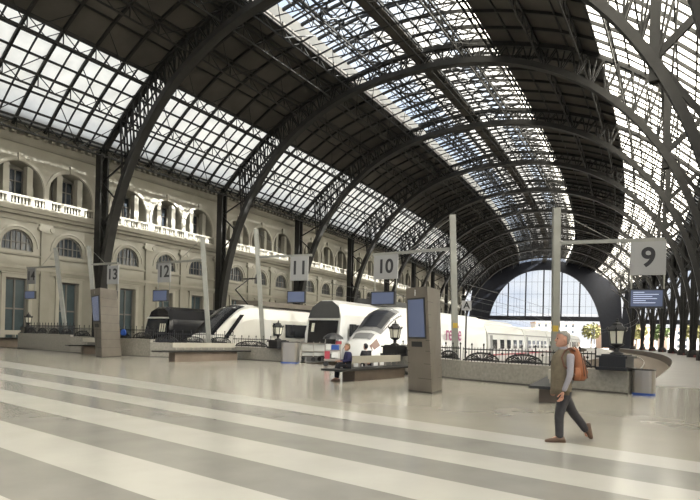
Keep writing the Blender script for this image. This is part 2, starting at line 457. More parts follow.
while k < 11.3:
    dn.box8([wp(k, 18.35, 0), wp(k, 18.35, -.42), wp(k + .022, 18.35, -.42), wp(k + .022, 18.35, 0), wp(k, 18.75, 0), wp(k, 18.75, -.42), wp(k + .022, 18.75, -.42), wp(k + .022, 18.75, 0)])
    k += .044
dn.build('dentils', M['stone_hi'], wall)
gut = MB()
for k in range(80):
    ia = -3.2 + 14.5 * k / 80; ib = -3.2 + 14.5 * (k + 1) / 80
    gut.box8([P(ia, RQ + .3, 19.4), P(ia, -24.9, 19.15), P(ib, -24.9, 19.15), P(ib, RQ + .3, 19.4), P(ia, RQ + .3, 19.8), P(ia, -24.9, 19.5), P(ib, -24.9, 19.5), P(ib, RQ + .3, 19.8)])
gut.build('gutter', M['steel'], wall)
# local-frame pieces: x along the wall (towards increasing i), y out of the wall (+ = into the hall), z up
def lbox(mb, x0, x1, y0, y1, z0, z1): mb.box(((x0 + x1) / 2, (y0 + y1) / 2, (z0 + z1) / 2), (x1 - x0, y1 - y0, z1 - z0))
def place(o, i, q=RQ):                       # rotate so local x -> tangent, local y -> towards the hall (outward radial)
    t = th_of(i); o.matrix_world = Matrix.Translation(P(i, q)) @ Matrix(((-math.sin(t), math.cos(t), 0, 0), (math.cos(t), math.sin(t), 0, 0), (0, 0, 1, 0), (0, 0, 0, 1)))
    o.matrix_world = Matrix.Translation(P(i, q)) @ Matrix.Rotation(t - math.pi / 2, 4, 'Z')
# with this rotation local +x = (sin t, -cos t) = backwards along the wall, local +y = outward radial = into the hall
def copy_obj(o, parent=None):
    c = o.copy(); COL.objects.link(c)
    if parent is not None: c.parent = parent
    return c
def arc_ring(mb, r0, r1, z, y0, y1, n=20, a0=0, a1=math.pi):
    for k in range(n):
        t0, t1 = a0 + (a1 - a0) * k / n, a0 + (a1 - a0) * (k + 1) / n
        f = lambda r, t, y: (r * math.cos(t), y, z + r * math.sin(t))
        mb.box8([f(r0, t0, y0), f(r1, t0, y0), f(r1, t1, y0), f(r0, t1, y0), f(r0, t0, y1), f(r1, t0, y1), f(r1, t1, y1), f(r0, t1, y1)])
# upper window (in the loggia)
g = MB(); lbox(g, -1.0, 1.0, -1.46, -1.42, 12.3, 15.6)
w_up = structure(g.build('window_1', M['dark_glass']))
g = MB()
for x in (-1.0, -.35, .35, 1.0): lbox(g, x - .05, x + .05, -1.42, -1.32, 12.3, 15.6)
for z in (12.4, 13.4, 14.6, 15.6): lbox(g, -1.05, 1.05, -1.42, -1.32, z - .05, z + .05)
g.build('window_frame', M['frame'], w_up)
g = MB()
for x in (-1.02, 1.02): lbox(g, x - .26, x + .26, -.75, -.15, 12.2, UPS + math.sqrt(UPW**2 - .9))
g.build('window_pier', M['stone'], w_up)
g = MB(); arc_ring(g, UPW + .05, UPW + .32, UPS, -.02, .1)
for sg in (-1, 1): lbox(g, sg * (UPW + .18) - .14, sg * (UPW + .18) + .14, -.02, .1, 12.2, UPS)
lbox(g, -.22, .22, 0, .22, UPS + UPW, UPS + UPW + .7)
g.build('archivolt', M['stone_hi'], w_up)
g = MB(); x = -UPW + .12
while x < UPW:
    g.lathe((x, .22, 12.35), [(.05, 0), (.085, .2), (.045, .45), (.06, .6)], 6); x += .29
lbox(g, -UPW - .1, UPW + .1, .08, .36, 12.95, 13.13); lbox(g, -UPW - .1, UPW + .1, .06, .38, 12.15, 12.35)
for sg in (-1, 1): lbox(g, sg * 2.35 - .25, sg * 2.35 + .25, .04, .42, 12.15, 13.15)
for sg in (-1, 1): lbox(g, sg * 1.02 - .17, sg * 1.02 + .17, .08, .36, 12.3, 13.1)
g.build('balustrade', M['stone_hi'], w_up)
# lunette
g = MB(); n_ = 18
pts = [(-LNW, -.3, LNZ0), (LNW, -.3, LNZ0)] + [(LNW * math.cos(math.pi * k / n_), -.3, LNS + LNW * math.sin(math.pi * k / n_)) for k in range(n_ + 1)]
g.q(*pts); w_ln = structure(g.build('window_2', M['dark_glass'], fix=False))
g = MB()
for x in (-.45, .45): lbox(g, x - .06, x + .06, -.28, -.2, LNZ0, LNS + math.sqrt(LNW**2 - .2))
lbox(g, -.03, .03, -.28, -.22, LNZ0, LNS + LNW); lbox(g, -LNW, LNW, -.28, -.2, LNS + .28, LNS + .36); arc_ring(g, LNW - .12, LNW, LNS, -.28, -.2)
for x in (-.9, .9): lbox(g, x - .03, x + .03, -.28, -.22, LNZ0, LNS + .9)
lbox(g, -LNW, LNW, -.28, -.2, LNZ0, LNZ0 + .1)
g.build('window_frame', M['frame'], w_ln)
g = MB(); arc_ring(g, LNW + .35, LNW + .5, LNS - .1, -.02, .08); g.build('archivolt', M['stone_hi'], w_ln)
# door
g = MB(); lbox(g, -DRW, DRW, -.46, -.42, 0, DRZ1); d_0 = structure(g.build('door_1', M['blue_glass']))
g = MB()
for x in (-DRW, 0, DRW): lbox(g, x - .07, x + .07, -.42, -.32, 0, DRZ1)
for z in (.1, 3.3, DRZ1 - .06): lbox(g, -DRW, DRW, -.42, -.32, z - .07, z + .07)
g.build('door_frame', M['frame'], d_0)
g = MB()
for sg in (-1, 1): lbox(g, sg * (DRW + .2) - .17, sg * (DRW + .2) + .17, -.02, .14, 0, DRZ1 + .2)
lbox(g, -DRW - .37, DRW + .37, -.02, .14, DRZ1, DRZ1 + .34); lbox(g, -DRW - .5, DRW + .5, -.02, .26, DRZ1 + .34, DRZ1 + .46)
g.build('door_surround', M['stone_hi'], d_0)
# pilaster with an ionic capital
g = MB(); lbox(g, -.42, .42, -.02, .22, .9, 10.2); lbox(g, -.55, .55, -.02, .34, 0, .9)
pil = g.build('pilaster', M['stone'])
g = MB(); lbox(g, -.6, .6, -.02, .3, 10.75, 10.95); lbox(g, -.45, .45, -.02, .3, 10.2, 10.75)
for sg in (-1, 1): g.tube([(sg * .52, 0, 10.52), (sg * .52, .38, 10.52)], .22, 12)
cap = g.build('pilaster_capital', M['stone_hi']); cap.parent = pil
protos = {}
wn = dnn = 0
for k, c in enumerate(CENT):
    for pr, nm in ((w_up, 'window'), (w_ln, 'window'), (d_0, 'door')):
        if k == 0: o = pr
        else:
            o = pr.copy(); COL.objects.link(o)
            for ch in pr.children:
                x_ = ch.copy(); COL.objects.link(x_); x_.parent = o
        if nm == 'window': wn += 1; o.name = 'window_%d' % wn
        else: dnn += 1; o.name = 'door_%d' % dnn
        place(o, c)
pil.parent = None
pcs = []
for j, g0 in enumerate(GROUPS): pcs += [g0 + .155, g0 + .457, g0 + .80]
for k, c in enumerate(pcs):
    if k == 0: o = pil
    else:
        o = pil.copy(); COL.objects.link(o)
        x_ = cap.copy(); COL.objects.link(x_); x_.parent = o
    place(o, c); o.name = 'trim_pilaster_%d' % (k + 1); structure(o)

# ------------------------------------------------------------------ roof
def skin_pt(i, u, c=0, up=0): return P(i, c + u, zo(u) + .3 + up)
USEG = [-25.2, -23.4, -21.7, -20, -18.3, -16, -14, -12, -10, -8.3, -6.4, -4.4, -2.6, -1.0, 1.2, 3.2, 5.2, 7.0, 9, 11.2, 13.6, 16.2, 18.3, 20, 21.7, 23.4, 25.2]
NI = 80
def roof(c, wname, i0, cname):
    pan, gl, cl, sc, cr, ll = MB(), MB(), MB(), MB(), MB(), MB()
    for k in range(NI):
        ia, ib = i0 + (I1 - i0) * k / NI, i0 + (I1 - i0) * (k + 1) / NI
        if ib < I0: continue
        for j in range(len(USEG) - 1):
            ua, ub = USEG[j], USEG[j + 1]; um = (ua + ub) / 2; up = 0
            im = (ia + ib) / 2
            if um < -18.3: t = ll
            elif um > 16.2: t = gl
            elif um < -8.3 or um > 7: t = pan
            elif um < -4.4 or 1.2 < um < 3.2: t = cl; up = 1.6  # clear strips set so the sun casts bands on the facade
            elif 5.2 < um: t = cr; up = 1.6
            else:
                t = cl if (1.28 < im < 1.84 and -6.4 < um < 3.2) else sc; up = 1.6  # clear gap in the scrim, added for a sun patch on the facade
            if c and t is cl: t = sc  # far hall's clear strips closed with scrim to keep sun off the floor
            t.q(skin_pt(ia, ua, c, up), skin_pt(ib, ua, c, up), skin_pt(ib, ub, c, up), skin_pt(ia, ub, c, up))
        for u in (-8.3, 7.0):
            cr.q(skin_pt(ia, u, c, .5), skin_pt(ib, u, c, .5), skin_pt(ib, u, c, 1.6), skin_pt(ia, u, c, 1.6))
            pan.q(skin_pt(ia, u, c, 0), skin_pt(ib, u, c, 0), skin_pt(ib, u, c, .5), skin_pt(ia, u, c, .5))
    ce = structure(pan.build('ceiling' if not c else 'ceiling_far_hall', M['roof_panel'], fix=False))
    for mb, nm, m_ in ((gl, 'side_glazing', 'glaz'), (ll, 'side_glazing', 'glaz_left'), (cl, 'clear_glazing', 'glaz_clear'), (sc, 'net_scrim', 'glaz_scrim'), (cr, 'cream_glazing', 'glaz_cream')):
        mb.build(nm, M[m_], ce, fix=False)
    return ce
ceil1 = roof(0, 'a', I0, 'a')
ceil2 = roof(2 * HW, 'b', I0, 'b')
def long_line(mb, u, dz, w, h, i0, c=0, n=NI):
    for k in range(n):
        ia, ib = i0 + (I1 - i0) * k / n, i0 + (I1 - i0) * (k + 1) / n
        mb.bar(skin_pt(ia, u, c, dz), skin_pt(ib, u, c, dz), w, h)
def framing(c, i0, full=True):
    bars = MB()
    us = [-25, -24.1, -22.9, -21.7, -20.6, -19.4, -18.3, 16.2, 17.4, 18.5, 19.7, 20.8, 22, 23.2, 24.3]
    for u in us: long_line(bars, u, -.08, .13, .16, i0, c, 60)
    for u in (-16, -13.9, -11.8, -9.9, 9, 11.2, 13.6): long_line(bars, u, -.12, .1, .16, i0, c, 60)
    for u in (-7.3, -6.4, -5.2, -3.9, -2.6, -1, 1.2, 3.2, 5.2): long_line(bars, u, 1.5, .08, .14, i0, c, 60)
    # light rafters
    nr = int((I1 - i0) * 6)
    for k in range(nr * 2 + 1):
        i = i0 + (I1 - i0) * k / (nr * 2); main = (k % 2 == 0)
        for j in range(len(USEG) - 1):
            ua, ub = USEG[j], USEG[j + 1]; um = (ua + ub) / 2
            sky = -8.3 < um < 7
            if not main and not sky and -18.3 < um < 16.2: continue
            up = 1.5 if sky else -.1
            bars.bar(skin_pt(i, ua, c, up), skin_pt(i, ub, c, up), .2 if main else .1, .28 if main else .12)
            if sky and main: bars.bar(skin_pt(i, ua, c, -.1), skin_pt(i, ub, c, -.1), .1, .14)
    # lattice purlins
    for j, u in enumerate([-24.6, -21.6, -18.3, -14.2, -10.2, -8.2, -4.2, .2, 4.2, 7, 11.2, 14.8, 17.6, 21]):
        lb = MB(); dep = 1.25 if u not in (-8.2, 7) else 1.0
        n = int((I1 - i0) * 6)
        for k in range(n):
            ia, ib = i0 + (I1 - i0) * k / n, i0 + (I1 - i0) * (k + 1) / n; im = (ia + ib) / 2
            lb.bar(skin_pt(ia, u, c, -.25), skin_pt(ib, u, c, -.25), .14, .16)
            lb.bar(skin_pt(ia, u, c, -dep), skin_pt(ib, u, c, -dep), .12, .14)
            lb.bar(skin_pt(ia, u, c, -.25), skin_pt(im, u, c, -dep), .06)
            lb.bar(skin_pt(im, u, c, -dep), skin_pt(ib, u, c, -.25), .06)
            lb.bar(skin_pt(ia, u, c, -.25), skin_pt(ia, u, c, -dep), .07)
            if k % 3 == 0 and u < 7:          # fan braces
                lb.bar(skin_pt(ia, u, c, -dep), skin_pt(ib, u + 1.6, c, -.25), .06); lb.bar(skin_pt(ia, u, c, -dep), skin_pt(ia - (ib - ia), u + 1.6, c, -.25), .06)
        structure(lb.build('trim_%d' % (10 + j + (20 if c else 0)), M['steel'], fix=False))
    for k in range(int((I1 - i0) * 6)):
        ia, ib = i0 + (I1 - i0) * k / int((I1 - i0) * 6), i0 + (I1 - i0) * (k + 1) / int((I1 - i0) * 6)
        if c or ib < 0: continue
        for ua, ub in ((-6.2, -3.2), (-3.2, -.4), (.6, 3), (3, 5.6)):
            bars.bar(skin_pt(ia, ua, c, .7), skin_pt(ib, ub, c, .7), .11); bars.bar(skin_pt(ib, ua, c, .7), skin_pt(ia, ub, c, .7), .11)
            bars.bar(skin_pt(ia, ua, c, .7), skin_pt(ib, ua, c, .7), .16)
            bars.bar(skin_pt(ia, (ua + ub) / 2, c, .7), skin_pt(ia, ua, c, 1.5), .08); bars.bar(skin_pt(ia, (ua + ub) / 2, c, .7), skin_pt(ia, ub, c, 1.5), .08)
    structure(bars.build('trim_1' if not c else 'trim_2', M['steel'], fix=False))
    # small bowed ribs and struts inside the skylight
    if full:
        sb = MB(); n = int((I1 - i0) * 6)
        for k in range(n):
            i = i0 + (I1 - i0) * (k + .5) / n; pr = None
            for a in range(9):
                u = -8 + 14.8 * a / 8; dz = -.9 - 1.3 * math.sin(math.pi * a / 8)
                p = skin_pt(i, u, c, dz + 1.0)
                if pr: sb.bar(pr, p, .07)
                if a % 2: sb.bar(p, skin_pt(i, u - .9, c, 1.5), .05); sb.bar(p, skin_pt(i, u + .9, c, 1.5), .05)
                pr = p
        structure(sb.build('trim_3', M['steel'], fix=False))
framing(0, I0); framing(2 * HW, I0, False)
# skylight walkway
wk = MB()
for k in range(NI):
    ia, ib = I0 + (I1 - I0) * k / NI, I0 + (I1 - I0) * (k + 1) / NI
    wk.box8([skin_pt(ia, -.9, 0, -.9), skin_pt(ia, .5, 0, -.9), skin_pt(ib, .5, 0, -.9), skin_pt(ib, -.9, 0, -.9), skin_pt(ia, -.9, 0, -.8), skin_pt(ia, .5, 0, -.8), skin_pt(ib, .5, 0, -.8), skin_pt(ib, -.9, 0, -.8)])
structure(wk.build('trim_4', M['roof_panel']))

# ------------------------------------------------------------------ steel arches (local x = u, y = along the hall, z up)
def arch_profile(n=44, t0=0.0, t1=math.pi):
    return [inner(t0 + (t1 - t0) * k / n) for k in range(n + 1)]
def chord(mb, pts, w, h):
    for k in range(len(pts) - 1):
        a, b = pts[k], pts[k + 1]; d = Vector((b[0] - a[0], 0, b[1] - a[1]))
        if d.length < .02: continue
        e = d.normalized() * .03; mb.bar(Vector((a[0], 0, a[1])) - e, Vector((b[0], 0, b[1])) + e, w, h, (0, 0, 1))
def thin(mb, a, b, w=.1, y=0): mb.bar((a[0], y, a[1]), (b[0], y, b[1]), w)
first_hall = thing('steel_arch', 'x', 'arch', (0, 0, 0), 'steel arches of the near hall')
g = MB()
ip = arch_profile(56); chord(g, ip, .8, .5)
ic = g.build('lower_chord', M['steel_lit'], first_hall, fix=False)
g = MB(); us = [-25.1 + 50.2 * k / 44 for k in range(45)]
op = [(u, zo(u) + .05) for u in us]; chord(g, op, .5, .3); g.build('upper_chord', M['steel'], first_hall, fix=False)
g = MB()
N_ = 34
for k in range(N_):
    ta = .52 + (math.pi - 1.04) * k / N_; tb = .52 + (math.pi - 1.04) * (k + 1) / N_; tm = (ta + tb) / 2
    A, B = inner(ta), inner(tb); mu = inner(tm)[0]; mu = max(-25, min(25, mu * 1.03))
    oa = max(-25, min(25, A[0] * 1.03))
    for y in (-.2, .2):
        thin(g, A, (mu, zo(mu)), .09, y); thin(g, (mu, zo(mu)), B, .09, y)
    thin(g, A, (oa, zo(oa)), .12)
g.build('lacing', M['steel'], first_hall, fix=False)
for sg in (-1, 1):
    g = MB()
    zb = 0 if sg < 0 else 13.4
    if sg > 0:                               # the right-hand row stands on splayed struts
        for s2_ in (-1, 1):
            g.bar((25.0, s2_ * .25, .6), (25.0, s2_ * 3.1, 14), .24, .32, (1, 0, 0)); g.bar((25.0, s2_ * 3.1, 14), (25.0, s2_ * 6.4, 18.2), .18, .22, (1, 0, 0))
        for k in range(1, 6): g.bar((25.0, -.25 - 2.85 * (k * 2.3) / 13.4, .6 + k * 2.3), (25.0, .25 + 2.85 * (k * 2.3) / 13.4, .6 + k * 2.3), .14)
        g.build('splayed_struts', M['steel'], first_hall, fix=False); g = MB()
    for y in (-.36, .36): g.bar((sg * 25.2, y, zb), (sg * 25.2, y, 18.3), .2, .75, (1, 0, 0))
    for k in range(16 if sg < 0 else 0):
        z = 1 + k * 1.08; s_ = 1 if k % 2 else -1
        g.bar((sg * 25.2, -.32 * s_, z), (sg * 25.2, .32 * s_, z + 1.08), .1)
    # braces between post and leg
    for k in range(7 if sg < 0 else 0):
        z0 = 3 + k * 2.1; z1 = z0 + 2.1
        def xin(z): return (1 - (min(z, HT) / HT) ** PN) ** (1 / PN) * HW
        a = sg * xin(z0 if k % 2 else z1); g.bar((sg * 25.2, 0, z1 if k % 2 else z0), (a, 0, z0 if k % 2 else z1), .12)
    g.build('post', M['steel'], first_hall, fix=False)
    g = MB(); g.lathe((sg * 25.0, 0, 0), [(.75, 0), (.75, .5), (.6, .8), (.5, 1.0)], 10); g.build('base', M['steel'], first_hall)
# upright and strut on the right-hand haunch
g = MB(); xr = 21.3
for y in (-.22, .22): g.bar((xr, y, 15.6), (xr, y, zo(xr)), .14, .5, (1, 0, 0))
for k in range(5): g.bar((xr, -.22 if k % 2 else .22, 16 + k), (xr, .22 if k % 2 else -.22, 17 + k), .08)
g.build('haunch_post', M['steel'], first_hall, fix=False)
g = MB(); g.bar((xr, 0, 16.9), (25.2, 0, 20.6), .3, .4); g.bar((xr, 0, 16.9), (25.2, 0, 11), .2, .3); g.build('haunch_strut', M['steel'], first_hall, fix=False)
NUM = ['first', 'second', 'third', 'fourth', 'fifth', 'sixth', 'seventh', 'eighth', 'ninth', 'tenth', 'eleventh', 'twelfth']
first_hall['label'] = 'dark steel roof arch nearest the concourse, cut off by the top of the photo'
AR = {1: first_hall}
for k in range(1, 11):
    i = k
    o = first_hall if k == 1 else dup(first_hall, label='dark steel roof arch, %s away from the concourse in the hall with the trains' % NUM[k - 1])
    o.location = P(i, 0); o.rotation_euler = (0, 0, th_of(i))
o = dup(first_hall, P(0, 0), th_of(0), 'steel roof arch over the concourse, in front of the benches'); 
for k in range(2, 11):
    o = dup(first_hall, P(k, 2 * HW), th_of(k), 'steel arch of the hall beyond platform nine, %s from the concourse' % NUM[k - 1])
    o['group'] = 'steel arches of the far hall'
    o.rotation_euler = (0, 0, th_of(k)); 
# red boots of the right-hand columns
red = MB(); red.lathe((0, 0, 0), [(.75, 0), (.75, .3), (.6, .75), (.5, .8)], 10)
rb = tag(red.build('column_boot', M['boot']), 'dark red guard round the foot of a platform nine column', 'column guard', 'red column guards')
for k in range(3, 11):
    o = rb if k == 3 else copy_obj(rb); o.location = P(k, HW, 0) ; o['label'] = 'dark red guard round the foot of the %s platform nine column' % NUM[k - 1]
# valley beam over the right columns
vb = MB()
for k in range(60):
    ia, ib = I0 + (I1 - I0) * k / 60, I0 + (I1 - I0) * (k + 1) / 60
    vb.bar(P(ia, 25.05, 18.4), P(ib, 25.05, 18.4), .9, .5); vb.bar(P(ia, 25.05, 13.5), P(ib, 25.05, 13.5), .2, .25)
structure(vb.build('trim_5', M['steel'], fix=False))

fw_ = MB()
for k in range(60):
    ia, ib = I0 + (I1 - I0) * k / 60, I0 + (I1 - I0) * (k + 1) / 60
    fw_.q(P(ia, 75.3, 0), P(ib, 75.3, 0), P(ib, 75.3, 18.6), P(ia, 75.3, 18.6))
structure(fw_.build('wall_right', M['stone'], fix=False))  # outer side of the far hall, added as a solid wall to block sun
# ------------------------------------------------------------------ end screens
def end_screen(c, idx, hw, zb, ztop, nm, full=True):
    cn = th_of(I1)
    def L(u, z, y=0): 
        t = th_of(I1); b = P(I1, c + u, z); return b + Vector((-math.sin(t), math.cos(t), 0)) * y
    sp = MB(); n = 40                        # solid spandrel between opening and roof
    eu, eh = hw / HW, ztop / HT
    A = [inner(math.pi * k / n, eu, eh) for k in range(n + 1)]
    B = [(-25.2 + 50.4 * k / n, 0) for k in range(n + 1)]
    for k in range(n):
        (u0, z0), (u1, z1) = A[k], A[k + 1]
        def outp(u, z):
            s_ = u / hw; U = s_ * 25.2; return U, max(zo(U) + .3, 0) if z > .2 else 0
        U0, Z0 = outp(u0, z0); U1, Z1 = outp(u1, z1)
        Z0 = zo(U0) + .3 if z0 > 8 else z0 * 2.2; Z1 = zo(U1) + .3 if z1 > 8 else z1 * 2.2
        for y in (-.35, .35): sp.q(L(u0, z0, y), L(u1, z1, y), L(U1, Z1, y), L(U0, Z0, y))
        sp.q(L(u0, z0, -.35), L(u1, z1, -.35), L(u1, z1, .35), L(u0, z0, .35))
    o = structure(sp.build('wall_end' if not c else 'wall_end_far', M['steel_blue'], fix=False))
    bm_ = MB(); bm_.bar(L(-hw - .3, zb), L(hw + .3, zb), 1.0, 1.5)
    us = [hw * (-.62), hw * (-.31), 0, hw * .31, hw * .62] if not c else [-12, -6, 0, 6, 12]
    def top(u): return ztop * (1 - abs(u / hw) ** PN) ** (1 / PN)
    for u in us: bm_.bar(L(u, zb), L(u, top(u)), .28, .4)
    for u in [hw * k / 9.7 for k in range(-9, 10)]:
        if top(u) > zb: bm_.bar(L(u, zb), L(u, top(u)), .06)
    for z in [zb + 4.2 * k for k in range(1, 5)]:
        if z < ztop:
            h_ = hw * (1 - (z / ztop) ** PN) ** (1 / PN); bm_.bar(L(-h_, z), L(h_, z), .06)
    bm_.build('screen_frame', M['steel_blue'], o, fix=False)
    gz = MB(); pts = [inner(math.pi * k / 40, eu, eh) for k in range(41)]; pts = [p for p in pts if p[1] > zb]
    gz.q(*[L(u, z, .1) for u, z in pts]); gz.build('screen_glass', M['glaz_end'], o, fix=False)
end_screen(0, I1, 18.9, 9.6, 26.3, 'end')
end_screen(2 * HW, I1, 21.5, 9.0, 26.3, 'end')

# ------------------------------------------------------------------ concourse edge: stone wall, fences, lanterns
def wall_seg(p0, p1, zt, label, th=.42):
    d = (p1 - p0).normalized(); nrm = Vector((-d.y, d.x, 0)) * th
    if nrm.y < 0: nrm = -nrm
    t = thing('stone_plinth_wall', label, 'low wall', tuple((p0 + p1) / 2))
    b = MB(); z = Vector((0, 0, 1))
    b.box8([p0, p1, p1 + nrm, p0 + nrm, p0 + z * zt, p1 + z * zt, p1 + nrm + z * zt, p0 + nrm + z * zt]); b.build('wall_body', M['granite'], t)
    b = MB(); e = -nrm.normalized() * .015
    b.box8([p0 + e, p1 + e, p1, p0, p0 + e + z * .05, p1 + e + z * .05, p1 + z * .05, p0 + z * .05]); b.build('base_line', M['granite_dark'], t)
    return t
def fence(p0, p1, z0, h, label, posts=None, hump=True):
    d = p1 - p0; L_ = d.length; u = d.normalized()
    t = thing('iron_railing', label, 'railing', tuple(p0 + Vector((0, 0, z0))))
    b = MB()
    for z in (z0 + .06, z0 + h * .78): b.bar(p0 + Vector((0, 0, z)), p1 + Vector((0, 0, z)), .035, .04)
    b.build('rail', M['iron'], t)
    b = MB(); n = int(L_ / .13)
    for k in range(n + 1):
        p = p0 + u * (L_ * k / n); hh = h if k % 4 == 0 else h * .9
        b.bar(p + Vector((0, 0, z0)), p + Vector((0, 0, z0 + hh)), .018 if k % 4 else .035)
        if k % 4 == 0: b.lathe(p + Vector((0, 0, z0 + hh)), [(.01, 0), (.045, .035), (.03, .07), (.005, .11)], 6)
        elif k % 4 == 2: b.lathe(p + Vector((0, 0, z0 + h * .5)), [(.01, 0), (.05, .05), (.01, .1)], 6)
    b.build('pickets', M['iron'], t)
    if hump:
        b = MB(); m_ = max(1, round(L_ / 1.9)); w = L_ / m_
        for k in range(m_):
            c = p0 + u * (w * (k + .5)); pts = []
            for a in range(15):
                al = math.pi * a / 14; pts.append(c + u * (math.cos(al) * w * .42) + Vector((0, 0, z0 + .04 + math.sin(al) * h * .5)))
            b.tube(pts, .035, 6)
            for a in range(1, 14):
                b.bar(c + Vector((0, 0, z0 + .05)), pts[a], .03)
            for sg in (-1, 1):
                b.tube([c + u * sg * w * (.2 + .08 * math.cos(s_ * .8)) + Vector((0, 0, z0 + h * .25 + .08 * math.sin(s_ * .8))) for s_ in range(9)], .025, 5)
        b.build('scrollwork', M['iron'], t)
    return t
def lantern(px, Y, ztop_wall, label, s=1.0, plab=None):
    d = ray(px, 340); base = Vector((d.x * Y, Y, ztop_wall))
    pd = thing('iron_pedestal', plab, 'pedestal', tuple(base), 'black lantern pedestals')
    b = MB(); b.box(base + Vector((0, 0, .05)), (.95, .95, .1), -.75); b.box(base + Vector((0, 0, .24)), (.8, .8, .3), -.75); b.build('pedestal_block', M['iron'], pd)
    b = MB(); b.box(base + Vector((0, 0, .42)), (.92, .92, .07), -.75); b.box(base + Vector((0, 0, .475)), (.7, .7, .05), -.75); b.build('pedestal_cap', M['iron'], pd)
    c = base + Vector((0, 0, .5))
    t = thing('lantern', label, 'lantern', tuple(c), 'concourse lanterns')
    b = MB(); b.lathe(c, [(.2, 0), (.2, .04), (.1, .08), (.06, .14), (.1, .18), (.06, .22), (.17, .27), (.22, .32)], 12); b.build('stem', M['iron'], t, True)
    b = MB(); b.lathe(c + Vector((0, 0, .32)), [(.2, 0), (.255, .42)], 6); b.build('lantern_glass', M['lampglass'], t)
    b = MB()
    for k in range(6):
        a = math.pi / 3 * k; b.bar(c + Vector((.2 * math.cos(a), .2 * math.sin(a), .32)), c + Vector((.262 * math.cos(a), .262 * math.sin(a), .76)), .035)
    b.lathe(c + Vector((0, 0, .3)), [(.2, 0), (.23, .03), (.21, .05)], 6); b.build('cage', M['iron'], t)
    b = MB(); b.lathe(c + Vector((0, 0, .74)), [(.3, 0), (.33, .03), (.3, .06), (.2, .15), (.17, .17), (.15, .24), (.05, .28), (.05, .32), (.02, .34), (.045, .37), (.005, .42)], 6)
    for k in range(6):
        a = math.pi / 3 * k; p = c + Vector((.31 * math.cos(a), .31 * math.sin(a), .78)); b.lathe(p, [(.02, 0), (.04, .04), (.005, .1)], 5)
    b.build('crown', M['iron'], t)
up_ = lambda p, z: Vector((p.x, p.y, z))
ws = [WALLP[k].copy() for k in range(len(WALLP))]
wall_seg(ws[0], ws[2], .72, 'speckled granite low wall with railing, behind the walking man')
wall_seg(ws[2], ws[3], .74, 'granite low wall behind the tall information kiosk')
wall_seg(ws[4], ws[6], .78, 'granite low wall behind the steel bin, under the sign for platform 11')
wall_seg(ws[6], ws[7], .92, 'granite low wall behind the bench below the slanted train nose')
wall_seg(ws[7], ws[8], 1.1, 'granite low wall behind the plain back of the further kiosk')
wall_seg(ws[8], ws[9], 1.22, 'granite low wall by the facade doors, far end of the concourse')
def inset(p, d=.2): return p + Vector((.13, .16, 0)).normalized() * d
fence(inset(ws[0].lerp(ws[1], .45)), inset(ws[2]), .72, .62, 'black iron railing with scrollwork on granite wall behind the walking man')
fence(inset(ws[2].lerp(ws[3], .03)), inset(ws[3].lerp(ws[2], .22)), .74, .62, 'black iron railing between the tall kiosk and the post for platform 10')
fence(inset(ws[5].lerp(ws[6], .25)), inset(ws[6]), .78, .62, 'black iron railing beside the small lantern under sign 11')
fence(inset(ws[6]), inset(ws[7]), .92, .72, 'black iron railing in front of the train with the slanted nose')
fence(inset(ws[7]), inset(ws[8]), 1.1, .72, 'black iron railing behind the further kiosk')
fence(inset(ws[8]), inset(ws[9].lerp(ws[8], .12)), 1.22, .75, 'black iron railing in front of the facade doors')
lantern(617, 18.45, .72, 'black lantern with cream panes right of the walking man', plab='black stepped pedestal at the end of the wall behind the walking man')
lantern(395, 27.2, .74, 'black lantern in front of the pointed white train nose', plab='black stepped pedestal left of the tall kiosk')
lantern(278, 34.4, .78, 'black lantern in front of the white train side, above the steel bin', plab='black stepped pedestal beside the steel bin')
lantern(28, 46.3, 1.22, 'small black lantern in front of the facade door', plab='black stepped pedestal in front of the facade door')

